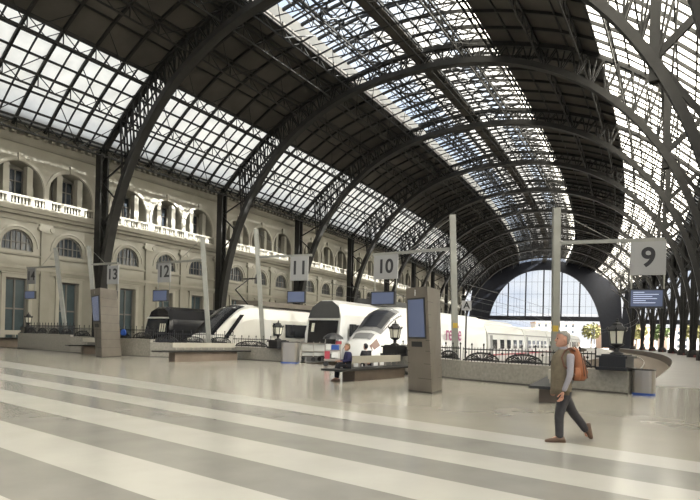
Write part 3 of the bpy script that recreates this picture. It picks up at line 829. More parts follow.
# ------------------------------------------------------------------ kiosks
def kiosk(L_, C_, R_, tl, tc_, tr, label):
    """ground corners left / front / right and the photo spots of the top corners"""
    g0, g1, g2 = gr(*L_), gr(*C_), gr(*R_); g3 = g0 + (g2 - g1)
    t0, t1, t2 = at(*tl, g0.y), at(*tc_, g1.y), at(*tr, g2.y); zt = (t0.z + t1.z + t2.z) / 3
    t0.z = t1.z = t2.z = zt; t3 = t0 + (t2 - t1)
    t = thing('information_kiosk', label, 'kiosk', tuple((g0 + g2) / 2))
    b = MB(); b.box8([g0, g1, g2, g3, t0, t1, t2, t3]); b.build('kiosk_body', M['bronze'], t)
    ext = 1.0
    def fp(a, v, o=0, side=0):               # a 0..1 across, v 0..1 from the top; o outwards
        if side == 0: A, B, TA, TB = g0, g1, t0, t1
        else: A, B, TA, TB = g1, g2, t1, t2
        p = (TA.lerp(TB, a)).lerp(A.lerp(B, a), v); n = (B - A).cross(Vector((0, 0, 1))).normalized()
        return p + n * o
    def plate(a0, a1, v0, v1, o0, o1, side=0):
        m_ = MB(); m_.box8([fp(a0, v1, o0, side), fp(a1, v1, o0, side), fp(a1, v1, o1, side), fp(a0, v1, o1, side), fp(a0, v0, o0, side), fp(a1, v0, o0, side), fp(a1, v0, o1, side), fp(a0, v0, o1, side)]); return m_
    plate(.07, .88, .10, .487, -.01, .02).build('screen_frame', M['bezel'], t)
    plate(.12, .83, .115, .472, .0, .03).build('screen', M['screen'], t)
    plate(.22, .68, .515, .565, .0, .02).build('card_slot', M['ink'], t)
    m_ = MB()
    for v in (.50, .60, .72, .86): m_.f and None; x = plate(0, 1, v, v + .004, 0, .004); m_.v += x.v; m_.f += [tuple(k + len(m_.v) - 8 for k in f) for f in x.f]; m_.mi += x.mi
    for v in (.14, .26, .38, .50, .62, .74, .86): x = plate(0, 1, v, v + .003, 0, .004, 1); m_.v += x.v; m_.f += [tuple(k + len(m_.v) - 8 for k in f) for f in x.f]; m_.mi += x.mi
    m_.build('panel_seams', M['bronze_dark'], t)
    m_ = MB(); c = (g0 + g2) / 2
    m_.box8([g.lerp(c, -.01) for g in (g0, g1, g2, g3)] + [g.lerp(c, -.01) + Vector((0, 0, .05)) for g in (g0, g1, g2, g3)]); m_.build('base', M['bronze_dark'], t)
    xd = (g1 - g0).normalized()
    text('i', .26, M['white_paint'], fp(.45, .052, .012), xd, (0, 0, 1), t, 'info_symbol', bold=.006)
    return t
kiosk((408.5, 391), (431.9, 394.4), (442, 391), (406, 287.4), (427, 288), (440, 289.5), 'tall tapering metal kiosk with a blue screen beside the bench')
kiosk((96, 356), (102, 357.6), (121.6, 356.6), (90.4, 289), (100, 289.3), (117, 289.6), 'tall metal kiosk seen from its plain side, further off under sign 13')

# ------------------------------------------------------------------ benches
def bench(c, ang, Lb, Ls, label, h=.42, back=(0, 1), sc=1.0, wd=.62):
    c = Vector(c); u = Vector((math.cos(ang), math.sin(ang), 0)); v = Vector((-u.y, u.x, 0)); z = Vector((0, 0, 1))
    t = thing('bench', label, 'bench', tuple(c), 'long benches on the concourse')
    def bx(a0, a1, b0, b1, z0, z1):
        m_ = MB(); m_.box8([c + u * a + v * b + z * k for k in (z0, z1) for a, b in ((a0, b0), (a1, b0), (a1, b1), (a0, b1))]); return m_
    bx(-Lb / 2, Lb / 2, -wd * .42, wd * .42, 0, h - .04).build('bench_base', M['bench_base'], t)
    bx(-Ls / 2, Ls / 2, -wd * .72, wd * .72, h - .04, h + .03).build('seat_slab', M['slab'], t)
    a0, a1 = -Lb / 2 + Lb * back[0], -Lb / 2 + Lb * back[1]
    bx(a0, a1, -.05, .05, h + .2 * sc, h + .46 * sc).build('backrest', M['stone_hi'], t)
    n = 8
    for k in range(n):
        a = a0 + (a1 - a0) * (k + .5) / n; bx(a - .03, a + .03, -.03, .03, h + .06, h + .22 * sc).build('backrest_post', M['chrome'], t)
    return t
def ang_of(a, b): return math.atan2(b.y - a.y, b.x - a.x)
a_, b_ = gr(345.5, 381.5), gr(397, 377); bench((a_ + b_) / 2 + Vector((.1, .25, 0)), ang_of(a_, b_), (b_ - a_).length, (b_ - a_).length + 2.1, 'long dark bench with granite backrest, two people on it')
a_, b_ = gr(170, 362), gr(233, 360.5); bench((a_ + b_) / 2 + Vector((0, .3, 0)), ang_of(a_, b_), (b_ - a_).length, (b_ - a_).length + 1.9, 'long empty bench in front of the train with the slanted nose', .56)
a_, b_ = gr(80, 354), gr(147, 354); bench((a_ + b_) / 2 + Vector((0, .3, 0)), ang_of(a_, b_), (b_ - a_).length, (b_ - a_).length + 1.9, 'long bench partly hidden by the further kiosk', .56, sc=1.1)
a_, b_ = gr(-25, 347.4), gr(57, 347.6); bench((a_ + b_) / 2 + Vector((0, .3, 0)), ang_of(a_, b_), (b_ - a_).length, (b_ - a_).length + 1.7, 'long bench cut by the edge of the photo, nearest the facade', .78, sc=1.4, wd=.9)
a_ = gr(549, 402.5); u_ = Vector((math.sin(math.radians(24)), math.cos(math.radians(24)), 0)); bench(a_ + u_ * 1.7, math.atan2(u_.y, u_.x), 3.3, 4.6, 'dark bench behind the walking man, seen end on', .42, sc=.9)

# ------------------------------------------------------------------ bins
def bin_(px, py, w, h, label):
    c = gr(px, py); rz = math.atan2(-c.x, c.y) - .25
    t = thing('litter_bin', label, 'litter bin', tuple(c), 'steel litter bins')
    def ring(s, z): 
        pts = []
        for k in range(16):
            a = 2 * math.pi * k / 16; ex = .45
            x = math.copysign(abs(math.cos(a)) ** ex, math.cos(a)) * w / 2 * s; y = math.copysign(abs(math.sin(a)) ** ex, math.sin(a)) * w * .36 * s
            pts.append(c + Vector((x * math.cos(rz) - y * math.sin(rz), x * math.sin(rz) + y * math.cos(rz), z)))
        return pts
    b = MB(); b.loft([ring(1, .07), ring(1, h - .04)]); b.build('bin_body', M['chrome'], t, False)
    b = MB(); b.loft([ring(1.02, 0), ring(1.02, .07)]); b.build('base_strip', M['blue'], t)
    b = MB(); b.loft([ring(1.04, h - .04), ring(1.04, h), ring(.85, h), ring(.8, h - .2)], cap=False); b.build('rim', M['bronze_dark'], t)
    b = MB(); b.loft([ring(.8, h - .16), ring(.8, h - .15)]); b.build('liner', M['ink'], t)
bin_(643.5, 395, .62, .80, 'brushed steel litter bin with a blue base strip at the end of the granite wall')
bin_(290, 363, .98, 1.2, 'brushed steel litter bin between the small lantern and the luggage trolley')

# ------------------------------------------------------------------ platform signs
def sign(num, ptop, pbot, Y, armY, a_end, x0, x1, y0, y1, mon, dY, label, hang=None):
    top, bot = at(*ptop, Y), at(*pbot, Y); bot2 = bot + (bot - top) * (bot.z / (top.z - bot.z)) if top.z > bot.z else bot
    bot2 = top + (bot - top) * (top.z / (top.z - bot.z))
    t = thing('platform_sign', label, 'sign', (bot2.x, bot2.y, 0), 'platform number signs')
    b = MB(); b.bar(bot2, top, .26, .20, (0, 1, 0)); b.box(bot2 + Vector((0, 0, .03)), (.6, .6, .06)); b.build('post', M['galv'], t)
    arm0 = at(ptop[0] + (pbot[0] - ptop[0]) * (armY - ptop[1]) / (pbot[1] - ptop[1]), armY, Y); arm1 = at(*a_end, Y + dY)
    arm1.z = arm0.z
    b = MB(); b.bar(arm0, arm1, .1, .13); b.bar(top - Vector((0, 0, .1)), arm0.lerp(arm1, .55), .02); b.build('arm', M['galv'], t)
    u = (arm1 - arm0); u.z = 0; u.normalize()
    def on(px):                               # point of the vertical arm plane under the column px
        d = ray(px, 300); den = d.x * u.y - d.y * u.x; k = (arm0.x * u.y - arm0.y * u.x) / den
        return Vector((d.x * k, d.y * k, 0))
    A, B = on(x0), on(x1); ym = (A.y + B.y) / 2; xm = (x0 + x1) / 2
    z1, z0 = at(xm, y0, ym).z, at(xm, y1, ym).z
    w = (B - A); nrm = Vector((w.y, -w.x, 0)).normalized()
    if nrm.y > 0: nrm = -nrm
    def plate(A, B, z0, z1, th_): 
        m_ = MB(); n2 = nrm * th_ / 2; Z = lambda p, z: Vector((p.x, p.y, z))
        m_.box8([Z(A + n2, z0), Z(B + n2, z0), Z(B - n2, z0), Z(A - n2, z0), Z(A + n2, z1), Z(B + n2, z1), Z(B - n2, z1), Z(A - n2, z1)]); return m_
    pl = plate(A, B, z0, z1, .1).build('number_plate', M['sign'] if num != '14' else M['train_grey'], t)
    c = (A + B) / 2; c.z = (z0 + z1) / 2
    h = z1 - z0; n_ = text(num, h * .80, M['ink'], c + nrm * .055, w, (0, 0, 1), pl, 'number', bold=.022)
    if len(num) == 2:                         # narrow plates: fit the digits
        pass
    # monitor
    mx0, mx1, my0, my1 = mon; C, D = on(mx0), on(mx1); ymm = (C.y + D.y) / 2
    m1, m0 = at((mx0 + mx1) / 2, my0, ymm).z, at((mx0 + mx1) / 2, my1, ymm).z
    mo = plate(C, D, m0, m1, .14).build('monitor', M['bezel'], t)
    e = (D - C) * .05; s_ = MB(); n2 = nrm * .072; n3 = nrm * .085; Z = lambda p, z: Vector((p.x, p.y, z)); eh = (m1 - m0) * .08
    s_.box8([Z(C + e + n3, m0 + eh), Z(D - e + n3, m0 + eh), Z(D - e + n2, m0 + eh), Z(C + e + n2, m0 + eh), Z(C + e + n3, m1 - eh), Z(D - e + n3, m1 - eh), Z(D - e + n2, m1 - eh), Z(C + e + n2, m1 - eh)])
    s_.build('screen', M['screen'], mo)
    if num == '9':
        s_ = MB(); H_ = m1 - m0
        for r, wd_ in enumerate((.35, .8, .6, .75, .4, .7)):
            z = m1 - H_ * (.2 + .11 * r); p = C + (D - C) * .12 + nrm * .09; q_ = C + (D - C) * (.12 + wd_ * .9) + nrm * .09
            s_.box8([Z(p, z), Z(q_, z), Z(q_ - nrm * .01, z), Z(p - nrm * .01, z)] + [Z(p, z + H_ * .035), Z(q_, z + H_ * .035), Z(q_ - nrm * .01, z + H_ * .035), Z(p - nrm * .01, z + H_ * .035)])
        s_.build('screen_lines', M['text_glow'], mo)
    for f_ in (.04, .96):
        b = MB(); p = A.lerp(B, f_); b.bar(Vector((p.x, p.y, arm0.z)), Vector((p.x, p.y, m1 - .02)), .045); b.build('hanger', M['galv'], t)
    return t, top, bot2
s9, t9, b9 = sign('9', (556.5, 208), (555, 385), 21.6, 243, (664.5, 240), 629.5, 665, 241.5, 275, (628.8, 664, 289, 308), -1.3, 'sign for platform 9 with a screen below, on an arm beyond the walking man')
s10, t10, b10 = sign('10', (452.5, 215), (455.5, 366), 25.6, 248.5, (373, 252), 373.5, 397, 255, 279, (371.5, 395.5, 291.5, 305), 2.6, 'sign for platform 10 above the pointed white train nose')
s11, t11, b11 = sign('11', (256, 229), (262.8, 338), 36.6, 257, (312, 254), 290, 307.5, 256.5, 280.5, (287.6, 305.6, 291, 303), -1.5, 'sign for platform 11 above the train with the black rounded windscreen')
s12, t12, b12 = sign('12', (202.5, 237), (208.5, 335), 36.3, 260, (157, 262), 157.5, 170, 261.7, 282.3, (153.5, 168, 290, 301.5), 2.2, 'sign for platform 12 above the slanted train nose')
s13, t13, b13 = sign('13', (89, 246), (93.5, 296), 41, 264.5, (118, 263.7), 107, 118, 265.5, 284, (107.5, 117, 291, 299), -1.2, 'sign for platform 13 behind the plain kiosk')
s14, t14, b14 = sign('14', (55.5, 248), (64.5, 322), 44.3, 266.5, (27, 270), 27, 35, 268.5, 284, (25.5, 35.5, 291, 299), 1.6, 'dark sign turned away, on the arm in front of the facade doors')
for pt, t, Y in (((455.2, 325.5), s10, 25.45), ((555.4, 328.5), s9, 21.45)):
    c = at(*pt, Y); b = MB(); b.box(c, (.2, .04, .22)); b.build('yellow_sticker', M['yellow'], t)
c = at(466.5, 305.5, 30); t = thing('letter_sign', 'small square A sign on a thin pole behind the railing', 'sign', (c.x, c.y, 0))
b = MB(); b.bar((c.x, c.y, 0), (c.x, c.y, c.z - .25), .07); b.build('pole', M['iron'], t)
b = MB(); b.box(c, (.5, .06, .5)); pl = b.build('panel', M['sign'], t); text('A', .48, M['ink'], c + Vector((0, -.035, 0)), (1, 0, 0), (0, 0, 1), pl, 'letter', bold=.012)

# ------------------------------------------------------------------ trains (built along the curved tracks)
def lift(qc): return .5 if qc < 4 else 0.0    # the inner tracks lie a little higher
def trk(qc, s, y, z):                        # s metres from i = 0 along the track
    r = R0 + qc; i = s / (DT * r); return P(i, qc + y, z + lift(qc))
def s_at(p, qc): return iq(p)[0] * DT * (R0 + qc)
PROF = [(-1.30, -.95), (-1.44, -.2), (-1.46, 1.2), (-1.38, 2.1), (-1.05, 2.85), (-.5, 3.1), (.5, 3.1), (1.05, 2.85), (1.38, 2.1), (1.46, 1.2), (1.44, -.2), (1.30, -.95)]
def side_y(z, sg=1, prof=PROF, o=.02):
    pts = prof[6:]
    for k in range(len(pts) - 1):
        (y0, z0), (y1, z1) = pts[k], pts[k + 1]
        if z1 <= z <= z0: t = (z - z1) / (z0 - z1); return sg * (y1 + (y0 - y1) * t + o)
    return sg * 1.46
def body(mb, qc, s0, s1, prof=PROF, top=0, n=6):
    secs = []
    for k in range(n + 1):
        s = s0 + (s1 - s0) * k / n; secs.append([trk(qc, s, y, z + (top if z > 1.5 else 0)) for y, z in prof])
    mb.loft(secs)
def side_strip(mb, qc, s0, s1, z0, z1, sg=1, o=.02, n=3):
    for k in range(n):
        a, b = s0 + (s1 - s0) * k / n, s0 + (s1 - s0) * (k + 1) / n; zs = [z0, (z0 + z1) / 2, z1]
        for j in range(2):
            za, zb = zs[j], zs[j + 1]; mb.q(trk(qc, a, side_y(za, sg, o=o), za), trk(qc, b, side_y(za, sg, o=o), za), trk(qc, b, side_y(zb, sg, o=o), zb), trk(qc, a, side_y(zb, sg, o=o), zb))
def wheels(mb, qc, s):
    for ds in (-1.2, 1.2):
        for sg in (-1, 1): mb.tube([trk(qc, s + ds, sg * .68, -.5), trk(qc, s + ds, sg * .85, -.5)], .42, 12)
    mb.box(trk(qc, s, 0, -.65), (2.2, 2.2, .4), th_of(s / (DT * (R0 + qc))))
def coach(t, qc, s0, s1, mbody, prof=PROF, wins=6, wz=(.95, 1.75), stripe=None, wl_=1.5, top=0, doors=True, black_band=False, name='coach'):
    b = MB(); body(b, qc, s0, s1, prof, top); cb = b.build(name, mbody, t)
    b = MB(); L_ = s1 - s0
    if black_band: side_strip(b, qc, s0 + 1.6, s1 - .6, wz[0], wz[1], n=6); b.build('window_band', M['train_window'], cb, fix=False)
    else:
        for k in range(wins):
            c = s0 + L_ * (k + .8) / (wins + .6)
            w_ = MB(); side_strip(w_, qc, c - wl_ / 2, c + wl_ / 2, *wz, n=1); w_.build('window', M['train_window'], cb, fix=False)
    if stripe:
        b = MB(); side_strip(b, qc, s0, s1, stripe[0], stripe[1], o=.015, n=4); b.build('stripe', stripe[2], cb, fix=False)
    if doors:
        b = MB()
        for c in (s0 + .9,): side_strip(b, qc, c - .4, c + .4, .0, 2.0, o=.025, n=1)
        b.build('door', M['train_grey'], cb, fix=False)
    b = MB(); wheels(b, qc, s0 + 2.6); wheels(b, qc, s1 - 2.6); b.build('bogies', M['train_black'], cb)
    return cb
def nose(mb, qc, sections):
    """sections: (s, half width, z bottom, z top, roundness)"""
    secs = []
    for s, hw, z0, z1, rd in sections:
        ring = []
        for y, z in PROF:
            fy = y / 1.46; fz = (z + .95) / 4.05
            if rd: fy = fy * (1 - rd * max(0, fz - .45) ** 1.5)
            ring.append(trk(qc, s, fy * hw, z0 + (z1 - z0) * fz))
        secs.append(ring)
    mb.loft(secs)
# --- high speed train on the nearest track
Q1 = 7.35; s0 = s_at(P(.57, Q1), Q1)
t = thing('high_speed_train', 'white pointed high speed train behind the tall kiosk, its coaches curving away', 'train', tuple(trk(Q1, s0, 0, -1)))
NS = [(a_ * (.78 if a_ < 10 else 1), b_, c_, d_, e_) for a_, b_, c_, d_, e_ in [(0, .25, -.1, .45, .1), (.3, .8, -.45, .9, .1), (.8, 1.15, -.75, 1.3, .15), (1.6, 1.34, -.9, 1.75, .25), (2.6, 1.42, -.95, 2.3, .35), (3.6, 1.46, -.95, 2.9, .3), (4.6, 1.46, -.95, 3.3, .15), (5.8, 1.46, -.95, 3.45, 0), (19, 1.46, -.95, 3.45, 0)]]
b = MB(); nose(b, Q1, [(s0 + a, h, c, d, e) for a, h, c, d, e in NS]); pw = b.build('power_car', M['white_paint'], t, True)
md = pw.modifiers.new('edge', 'EDGE_SPLIT'); md.split_angle = math.radians(50)
def top_z(a):
    for k in range(len(NS) - 1):
        if NS[k][0] <= a <= NS[k + 1][0]:
            f = (a - NS[k][0]) / (NS[k + 1][0] - NS[k][0]); return NS[k][3] + (NS[k + 1][3] - NS[k][3]) * f, NS[k][1] + (NS[k + 1][1] - NS[k][1]) * f, NS[k][4] + (NS[k + 1][4] - NS[k][4]) * f
    return 3.45, 1.46, 0
def surf(a, f, o=.03):                      # f in -1..1 across the upper surface
    z1, hw, rd = top_z(a); h = z1 + .95
    pts = [(-1.38 / 1.46, 3.05 / 4.05), (-1.05 / 1.46, 3.8 / 4.05), (-.5 / 1.46, 1), (.5 / 1.46, 1), (1.05 / 1.46, 3.8 / 4.05), (1.38 / 1.46, 3.05 / 4.05), (1, 2.15 / 4.05)]
    x = (f + 1) / 2 * 5
    k = min(5, int(x)); r = x - k; y0, z0_ = pts[k]; y1, z1_ = pts[min(k + 1, 6)]
    fy, fz = y0 + (y1 - y0) * r, z0_ + (z1_ - z0_) * r
    fy *= (1 - rd * max(0, fz - .45) ** 1.5)
    zb = -.95
    return trk(Q1, s0 + a, fy * hw * (1 + o * .5), zb + h * fz + o)
def patch(mb, a0, a1, f0, f1, o=.03, n=6, taper=0):
    for i_ in range(n):
        for j in range(n):
            A = [a0 + (a1 - a0) * k / n for k in (i_, i_ + 1)]; G_ = [f0 + (f1 - f0) * k / n for k in (j, j + 1)]
            g_ = lambda a, f: surf(a, f * (1 - taper * (1 - (a - a0) / (a1 - a0))), o)
            mb.q(g_(A[0], G_[0]), g_(A[0], G_[1]), g_(A[1], G_[1]), g_(A[1], G_[0]))
b = MB(); patch(b, 1.5, 3.75, -.72, .72, .03, 8, .12); b.build('windscreen_surround', M['train_grey'], pw, fix=False)
b = MB(); patch(b, 1.8, 3.3, -.54, .54, .06, 8, .08); b.build('windscreen', M['screen_black'], pw, fix=False)
b = MB(); patch(b, .85, 1.3, -.35, .4, .04, 4); b.build('nose_vent', M['train_grey'], pw, fix=False)
for f0_, f1_ in ((.62, .92), (-.92, -.62)):
    b = MB(); patch(b, .55, 1.1, f0_, f1_, .035, 4); b.build('headlamp', M['lamp_red'], pw, fix=False)
b = MB(); side_strip(b, Q1, s0 + 4.7, s0 + 6.0, 1.35, 2.05, n=2); b.build('cab_window', M['train_window'], pw, fix=False)
b = MB(); side_strip(b, Q1, s0 + 7.8, s0 + 8.6, -.1, 1.95, n=1); b.build('cab_door', M['train_cream'], pw, fix=False)
b = MB(); wheels(b, Q1, s0 + 4.5); wheels(b, Q1, s0 + 16.5); b.build('bogies', M['train_black'], pw)
c = trk(Q1, s0 + 11.3, 1.50, 1.95); tg = (trk(Q1, s0 + 14.4, 0, 0) - trk(Q1, s0 + 13.4, 0, 0)).normalized()
text('renfe', 1.5, M['purple'], c, tg, (0, 0, 1), pw, 'lettering', bold=.01)
ss = s0 + 19.6
for k in range(10):
    L_ = 13.1; cb = coach(t, Q1, ss, ss + L_, M['white_paint'], wins=5, wz=(.85, 1.65), wl_=1.35, stripe=(.28, .42, M['red']), top=-.05)
    b = MB(); side_strip(b, Q1, ss + .1, ss + L_ - .1, 2.08, 2.2, o=.02, n=3); b.build('roof_line', M['train_grey'], cb, fix=False)
    ss += L_ + .35
# --- commuter train with flat black front
Q2 = 1.75; s2 = s_at(P(.87, Q2), Q2)
t = thing('commuter_train', 'white commuter train with a flat black windscreen and grey rounded roof under sign 11', 'train', tuple(trk(Q2, s2, 0, -1)))
PR2 = [(y, z if z < 2 else z + .45) for y, z in PROF]
b = MB(); secs = []
for a, hw, dz in ((0, 1.40, -.12), (.25, 1.46, -.02), (1.0, 1.48, 0), (24, 1.48, 0)):
    secs.append([trk(Q2, s2 + a + (.55 * max(0, z - 1.0) / 2.5 if a < .5 else 0), y / 1.46 * hw, z + (dz if z > 2 else 0)) for y, z in PR2])
b.loft(secs); cb = b.build('driving_coach', M['white_paint'], t)
def fr(y, z, o=.04): return trk(Q2, s2 + .55 * max(0, z - 1.0) / 2.5 - o, y, z)
def fpoly(name, pts, m, par, o=.04): b = MB(); b.q(*[fr(y, z, o) for y, z in pts]); return b.build(name, m, par, fix=False)
fpoly('windscreen', [(-1.15, .55), (1.15, .55), (1.2, 2.15), (-1.2, 2.15)], M['train_black'], cb)
fpoly('roof_front', [(-1.3, 2.3), (1.3, 2.3), (1.1, 3.05), (.5, 3.48), (-.5, 3.48), (-1.1, 3.05)], M['roof_dark'], cb)
fpoly('front_panel', [(-1.25, 2.17), (1.25, 2.17), (1.3, 2.28), (-1.3, 2.28)], M['train_cream'], cb, .05)
fpoly('painted_reflection', [(-.9, 1.35), (-.65, 1.35), (-.65, 1.95), (-.9, 1.95)], M['lampglass'], cb, .06)  # pale patch painted on the windscreen as a reflection
fpoly('lower_front', [(-1.2, -.7), (1.2, -.7), (1.15, -.1), (-1.15, -.1)], M['train_grey'], cb)
for a in (1.6, 5.6, 9.6, 13.6, 17.6): 
    b = MB(); side_strip(b, Q2, s2 + a, s2 + a + (1.1 if a < 2 else 2.8), 1.0, 1.9, n=2, o=.05); b.build('window', M['train_window'], cb, fix=False)
b = MB(); b.box(trk(Q2, s2 + 1.2, 1.75, 1.5), (.25, .5, .85), th_of(.8)); b.build('side_mirror', M['train_black'], cb)
b = MB(); wheels(b, Q2, s2 + 3); wheels(b, Q2, s2 + 21); b.build('bogies', M['train_black'], cb)
b = MB(); b.box(trk(Q2, s2 + 10, 0, 3.75), (1.9, 8, .5), th_of(.9)); b.build('roof_equipment', M['roof_dark'], cb)
coach(t, Q2, s2 + 24.4, s2 + 48, M['white_paint'], PR2, wins=5, wl_=2.6)
# --- regional train with the slanted nose
Q3 = -3.6; s3 = s_at(P(.52, Q3), Q3)
t = thing('regional_train', 'cream regional train with a slanted dark nose left of sign 11', 'train', tuple(trk(Q3, s3, 0, -1)))
N3 = [(0, 1.25, -.8, .75, .05), (.6, 1.38, -.95, 1.35, .1), (1.6, 1.44, -.95, 2.2, .1), (2.6, 1.46, -.95, 2.85, .05), (3.6, 1.46, -.95, 3.1, 0), (24, 1.46, -.95, 3.1, 0)]
b = MB(); nose(b, Q3, [(s3 + a, h, c, d, e) for a, h, c, d, e in N3]); cb = b.build('driving_coach', M['train_cream'], t)
def top3(a):
    for k in range(len(N3) - 1):
        if N3[k][0] <= a <= N3[k + 1][0]:
            f = (a - N3[k][0]) / (N3[k + 1][0] - N3[k][0]); return N3[k][3] + (N3[k + 1][3] - N3[k][3]) * f
b = MB()
for k in range(8):
    a0, a1 = .3 + 2.9 * k / 8, .3 + 2.9 * (k + 1) / 8
    for j in range(-4, 4):
        y0, y1 = j * .23, (j + 1) * .23
        f_ = lambda a, y: trk(Q3, s3 + a, y, top3(a) + .05 - .18 * abs(y / 1.1) ** 2)
        b.q(f_(a0, y0), f_(a0, y1), f_(a1, y1), f_(a1, y0))
b.build('windscreen', M['train_black'], cb, fix=False)
b = MB(); b.q(*[trk(Q3, s3 + a, 1.49, z) for a, z in ((.55, .75), (1.0, .75), (2.5, 2.35), (2.1, 2.35))]); b.build('black_pillar', M['train_black'], cb, fix=False)
b = MB(); b.tube([trk(Q3, s3 + .15, 1.15, .75), trk(Q3, s3 + .1, 1.3, .6)], .12, 8); b.tube([trk(Q3, s3 + .15, -1.0, .75), trk(Q3, s3 + .1, -1.1, .6)], .12, 8); b.build('headlamp', M['lampglass'], cb)
b = MB(); side_strip(b, Q3, s3 + 5.6, s3 + 6.3, 1.0, 1.9, n=1); b.build('window', M['train_window'], cb, fix=False)
b = MB(); side_strip(b, Q3, s3 + 7.0, s3 + 12.2, .9, 1.85, n=3); b.build('window', M['train_window'], cb, fix=False)
b = MB(); side_strip(b, Q3, s3 + 14.4, s3 + 22.5, .9, 1.85, n=3); b.build('window', M['train_window'], cb, fix=False)
for a in (4.3, 13.0):
    b = MB(); side_strip(b, Q3, s3 + a, s3 + a + 1.1, -.3, 2.1, n=1, o=.03); b.build('door', M['white_paint'], cb, fix=False)
b = MB(); side_strip(b, Q3, s3 + 1, s3 + 24, -.35, -.1, n=5); b.build('stripe', M['red'], cb, fix=False)
b = MB(); wheels(b, Q3, s3 + 3.4); wheels(b, Q3, s3 + 20.5); b.build('bogies', M['train_black'], cb)
b = MB(); b.box(trk(Q3, s3 + 12, 0, 3.25), (2.1, 15, .35), th_of(.7)); b.build('roof_equipment', M['bronze'], cb)
b = MB(); c = trk(Q3, s3 + 4.5, 0, 3.15)
b.bar(c, trk(Q3, s3 + 3.2, 0, 4.1), .06); b.bar(trk(Q3, s3 + 3.2, 0, 4.1), trk(Q3, s3 + 4.6, 0, 5.0), .06); b.bar(trk(Q3, s3 + 4.6, -.8, 5.0), trk(Q3, s3 + 4.6, .8, 5.0), .06); b.bar(trk(Q3, s3 + 4.9, -.8, 5.0), trk(Q3, s3 + 4.9, .8, 5.0), .06)
b.build('pantograph', M['train_black'], cb)
cb2 = coach(t, Q3, s3 + 24.5, s3 + 47, M['train_cream'], black_band=True, wz=(.9, 1.85))
# --- dark train by the facade
Q4 = -13.2; s4 = s_at(Vector((-15.9, 46.5, 0)), Q4)
t = thing('dark_train', 'dark fronted commuter train standing between the facade and the slanted nose train', 'train', tuple(trk(Q4, s4, 0, -1)))
b = MB(); secs = []
for a, hw, dz in ((0, 1.36, -.15), (.3, 1.46, 0), (24, 1.46, 0)): secs.append([trk(Q4, s4 + a + (.3 * max(0, z - 1) / 2 if a < .4 else 0), y / 1.46 * hw, z + (dz if z > 2 else 0)) for y, z in PROF])
b.loft(secs); cb = b.build('driving_coach', M['train_black'], t)
def fr4(y, z, o=.04): return trk(Q4, s4 + .3 * max(0, z - 1) / 2 - o, y, z)
b = MB(); b.q(*[fr4(y, z) for y, z in ((-1.2, .8), (1.2, .8), (1.15, 2.1), (-1.15, 2.1))]); b.build('windscreen', M['train_window'], cb, fix=False)
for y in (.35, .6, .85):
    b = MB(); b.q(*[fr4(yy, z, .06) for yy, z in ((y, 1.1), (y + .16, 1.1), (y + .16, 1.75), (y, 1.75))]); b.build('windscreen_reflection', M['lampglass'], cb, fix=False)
b = MB(); b.q(*[fr4(y, z, .05) for y, z in ((-1.35, 2.15), (1.3, 2.15), (1.2, 2.28), (-1.2, 2.28))]); b.build('destination_strip', M['train_cream'], cb, fix=False)
b = MB(); wheels(b, Q4, s4 + 3); b.build('bogies', M['train_grey'], cb)

# ------------------------------------------------------------------ luggage trolleys, cart
def trolley(x0, x1, yb, yt, label):
    A, B = gr(x0, yb), gr(x1, yb); h = at(x0, yt, A.y).z; t = thing('luggage_trolley', label, 'trolley', tuple((A + B) / 2), 'white luggage trolleys')
    u = (B - A).normalized(); v = Vector((-u.y, u.x, 0)) * .7; z = Vector((0, 0, 1))
    b = MB(); b.box8([p + z * k for k in (.28, .36) for p in (A, B, B + v, A + v)]); b.build('deck', M['bronze_dark'], t)
    b = MB(); b.box8([p + z * k for k in (.36, h - .12) for p in (A - v * .02, B - v * .02, B, A)]); b.build('side_panel', M['panel_grey'], t)
    b = MB()
    for p in (A, B, A.lerp(B, .5), B + v, A + v): b.bar(p + z * .3, p + z * h, .05)
    for k in (.62, h - .1): b.bar(A - v * .05 + z * k, B - v * .05 + z * k, .05); b.bar(A + v + z * k, B + v + z * k, .05)
    b.build('cage_frame', M['chrome'], t)
    for p in (A, A.lerp(B, .5), B, A + v, B + v):
        w = MB(); w.tube([p + z * .14 - v * .05, p + z * .14 + v * .05], .14, 10); w.build('wheel', M['iron'], t)
trolley(301.5, 324.5, 361.8, 341.5, 'white panelled luggage trolley with black wheels beside the steel bin')
c = gr(332.5, 366.5); t = thing('goods_cart', 'small cart with a dark canopy and red, white and blue goods beside the trolley', 'cart', tuple(c))
b = MB(); b.box(c + Vector((0, 0, .35)), (.9, .6, .1)); b.box(c + Vector((0, 0, .85)), (.8, .5, .06))
for sx in (-.4, .4): b.bar(c + Vector((sx, 0, .1)), c + Vector((sx, 0, 1.5)), .04)
b.build('cart_frame', M['chrome'], t)
b = MB(); b.lathe(c + Vector((0, 0, 1.42)), [(.55, 0), (.5, .12), (.3, .26), (.04, .33)], 10); b.build('canopy', M['bezel'], t)
for dx, z, w_, h_, m_, n_ in ((-.28, .6, .26, .4, 'red', 'red_bag'), (.12, .62, .35, .3, 'white_paint', 'white_box'), (.12, 1.0, .4, .25, 'blue', 'blue_box'), (-.22, 1.02, .25, .3, 'white_paint', 'white_box'), (.3, 1.25, .3, .16, 'red', 'red_box')):
    b = MB(); b.box(c + Vector((dx, -.1, z)), (w_, .3, h_)); b.build(n_, M[m_], t)
for sx in (-.35, .35): b = MB(); b.tube([c + Vector((sx, -.3, .13)), c + Vector((sx, .3, .13))], .13, 10); b.build('wheel', M['iron'], t)
c = at(123.5, 332, 37.5); b = MB()
b.loft([[c + Vector((x * s_, y * s_, z)) for x, y in ((-.22, -.14), (.22, -.14), (.24, .1), (-.2, .14))] for s_, z in ((.5, -.2), (.7, -.1), (.6, .08), (.3, .18))])
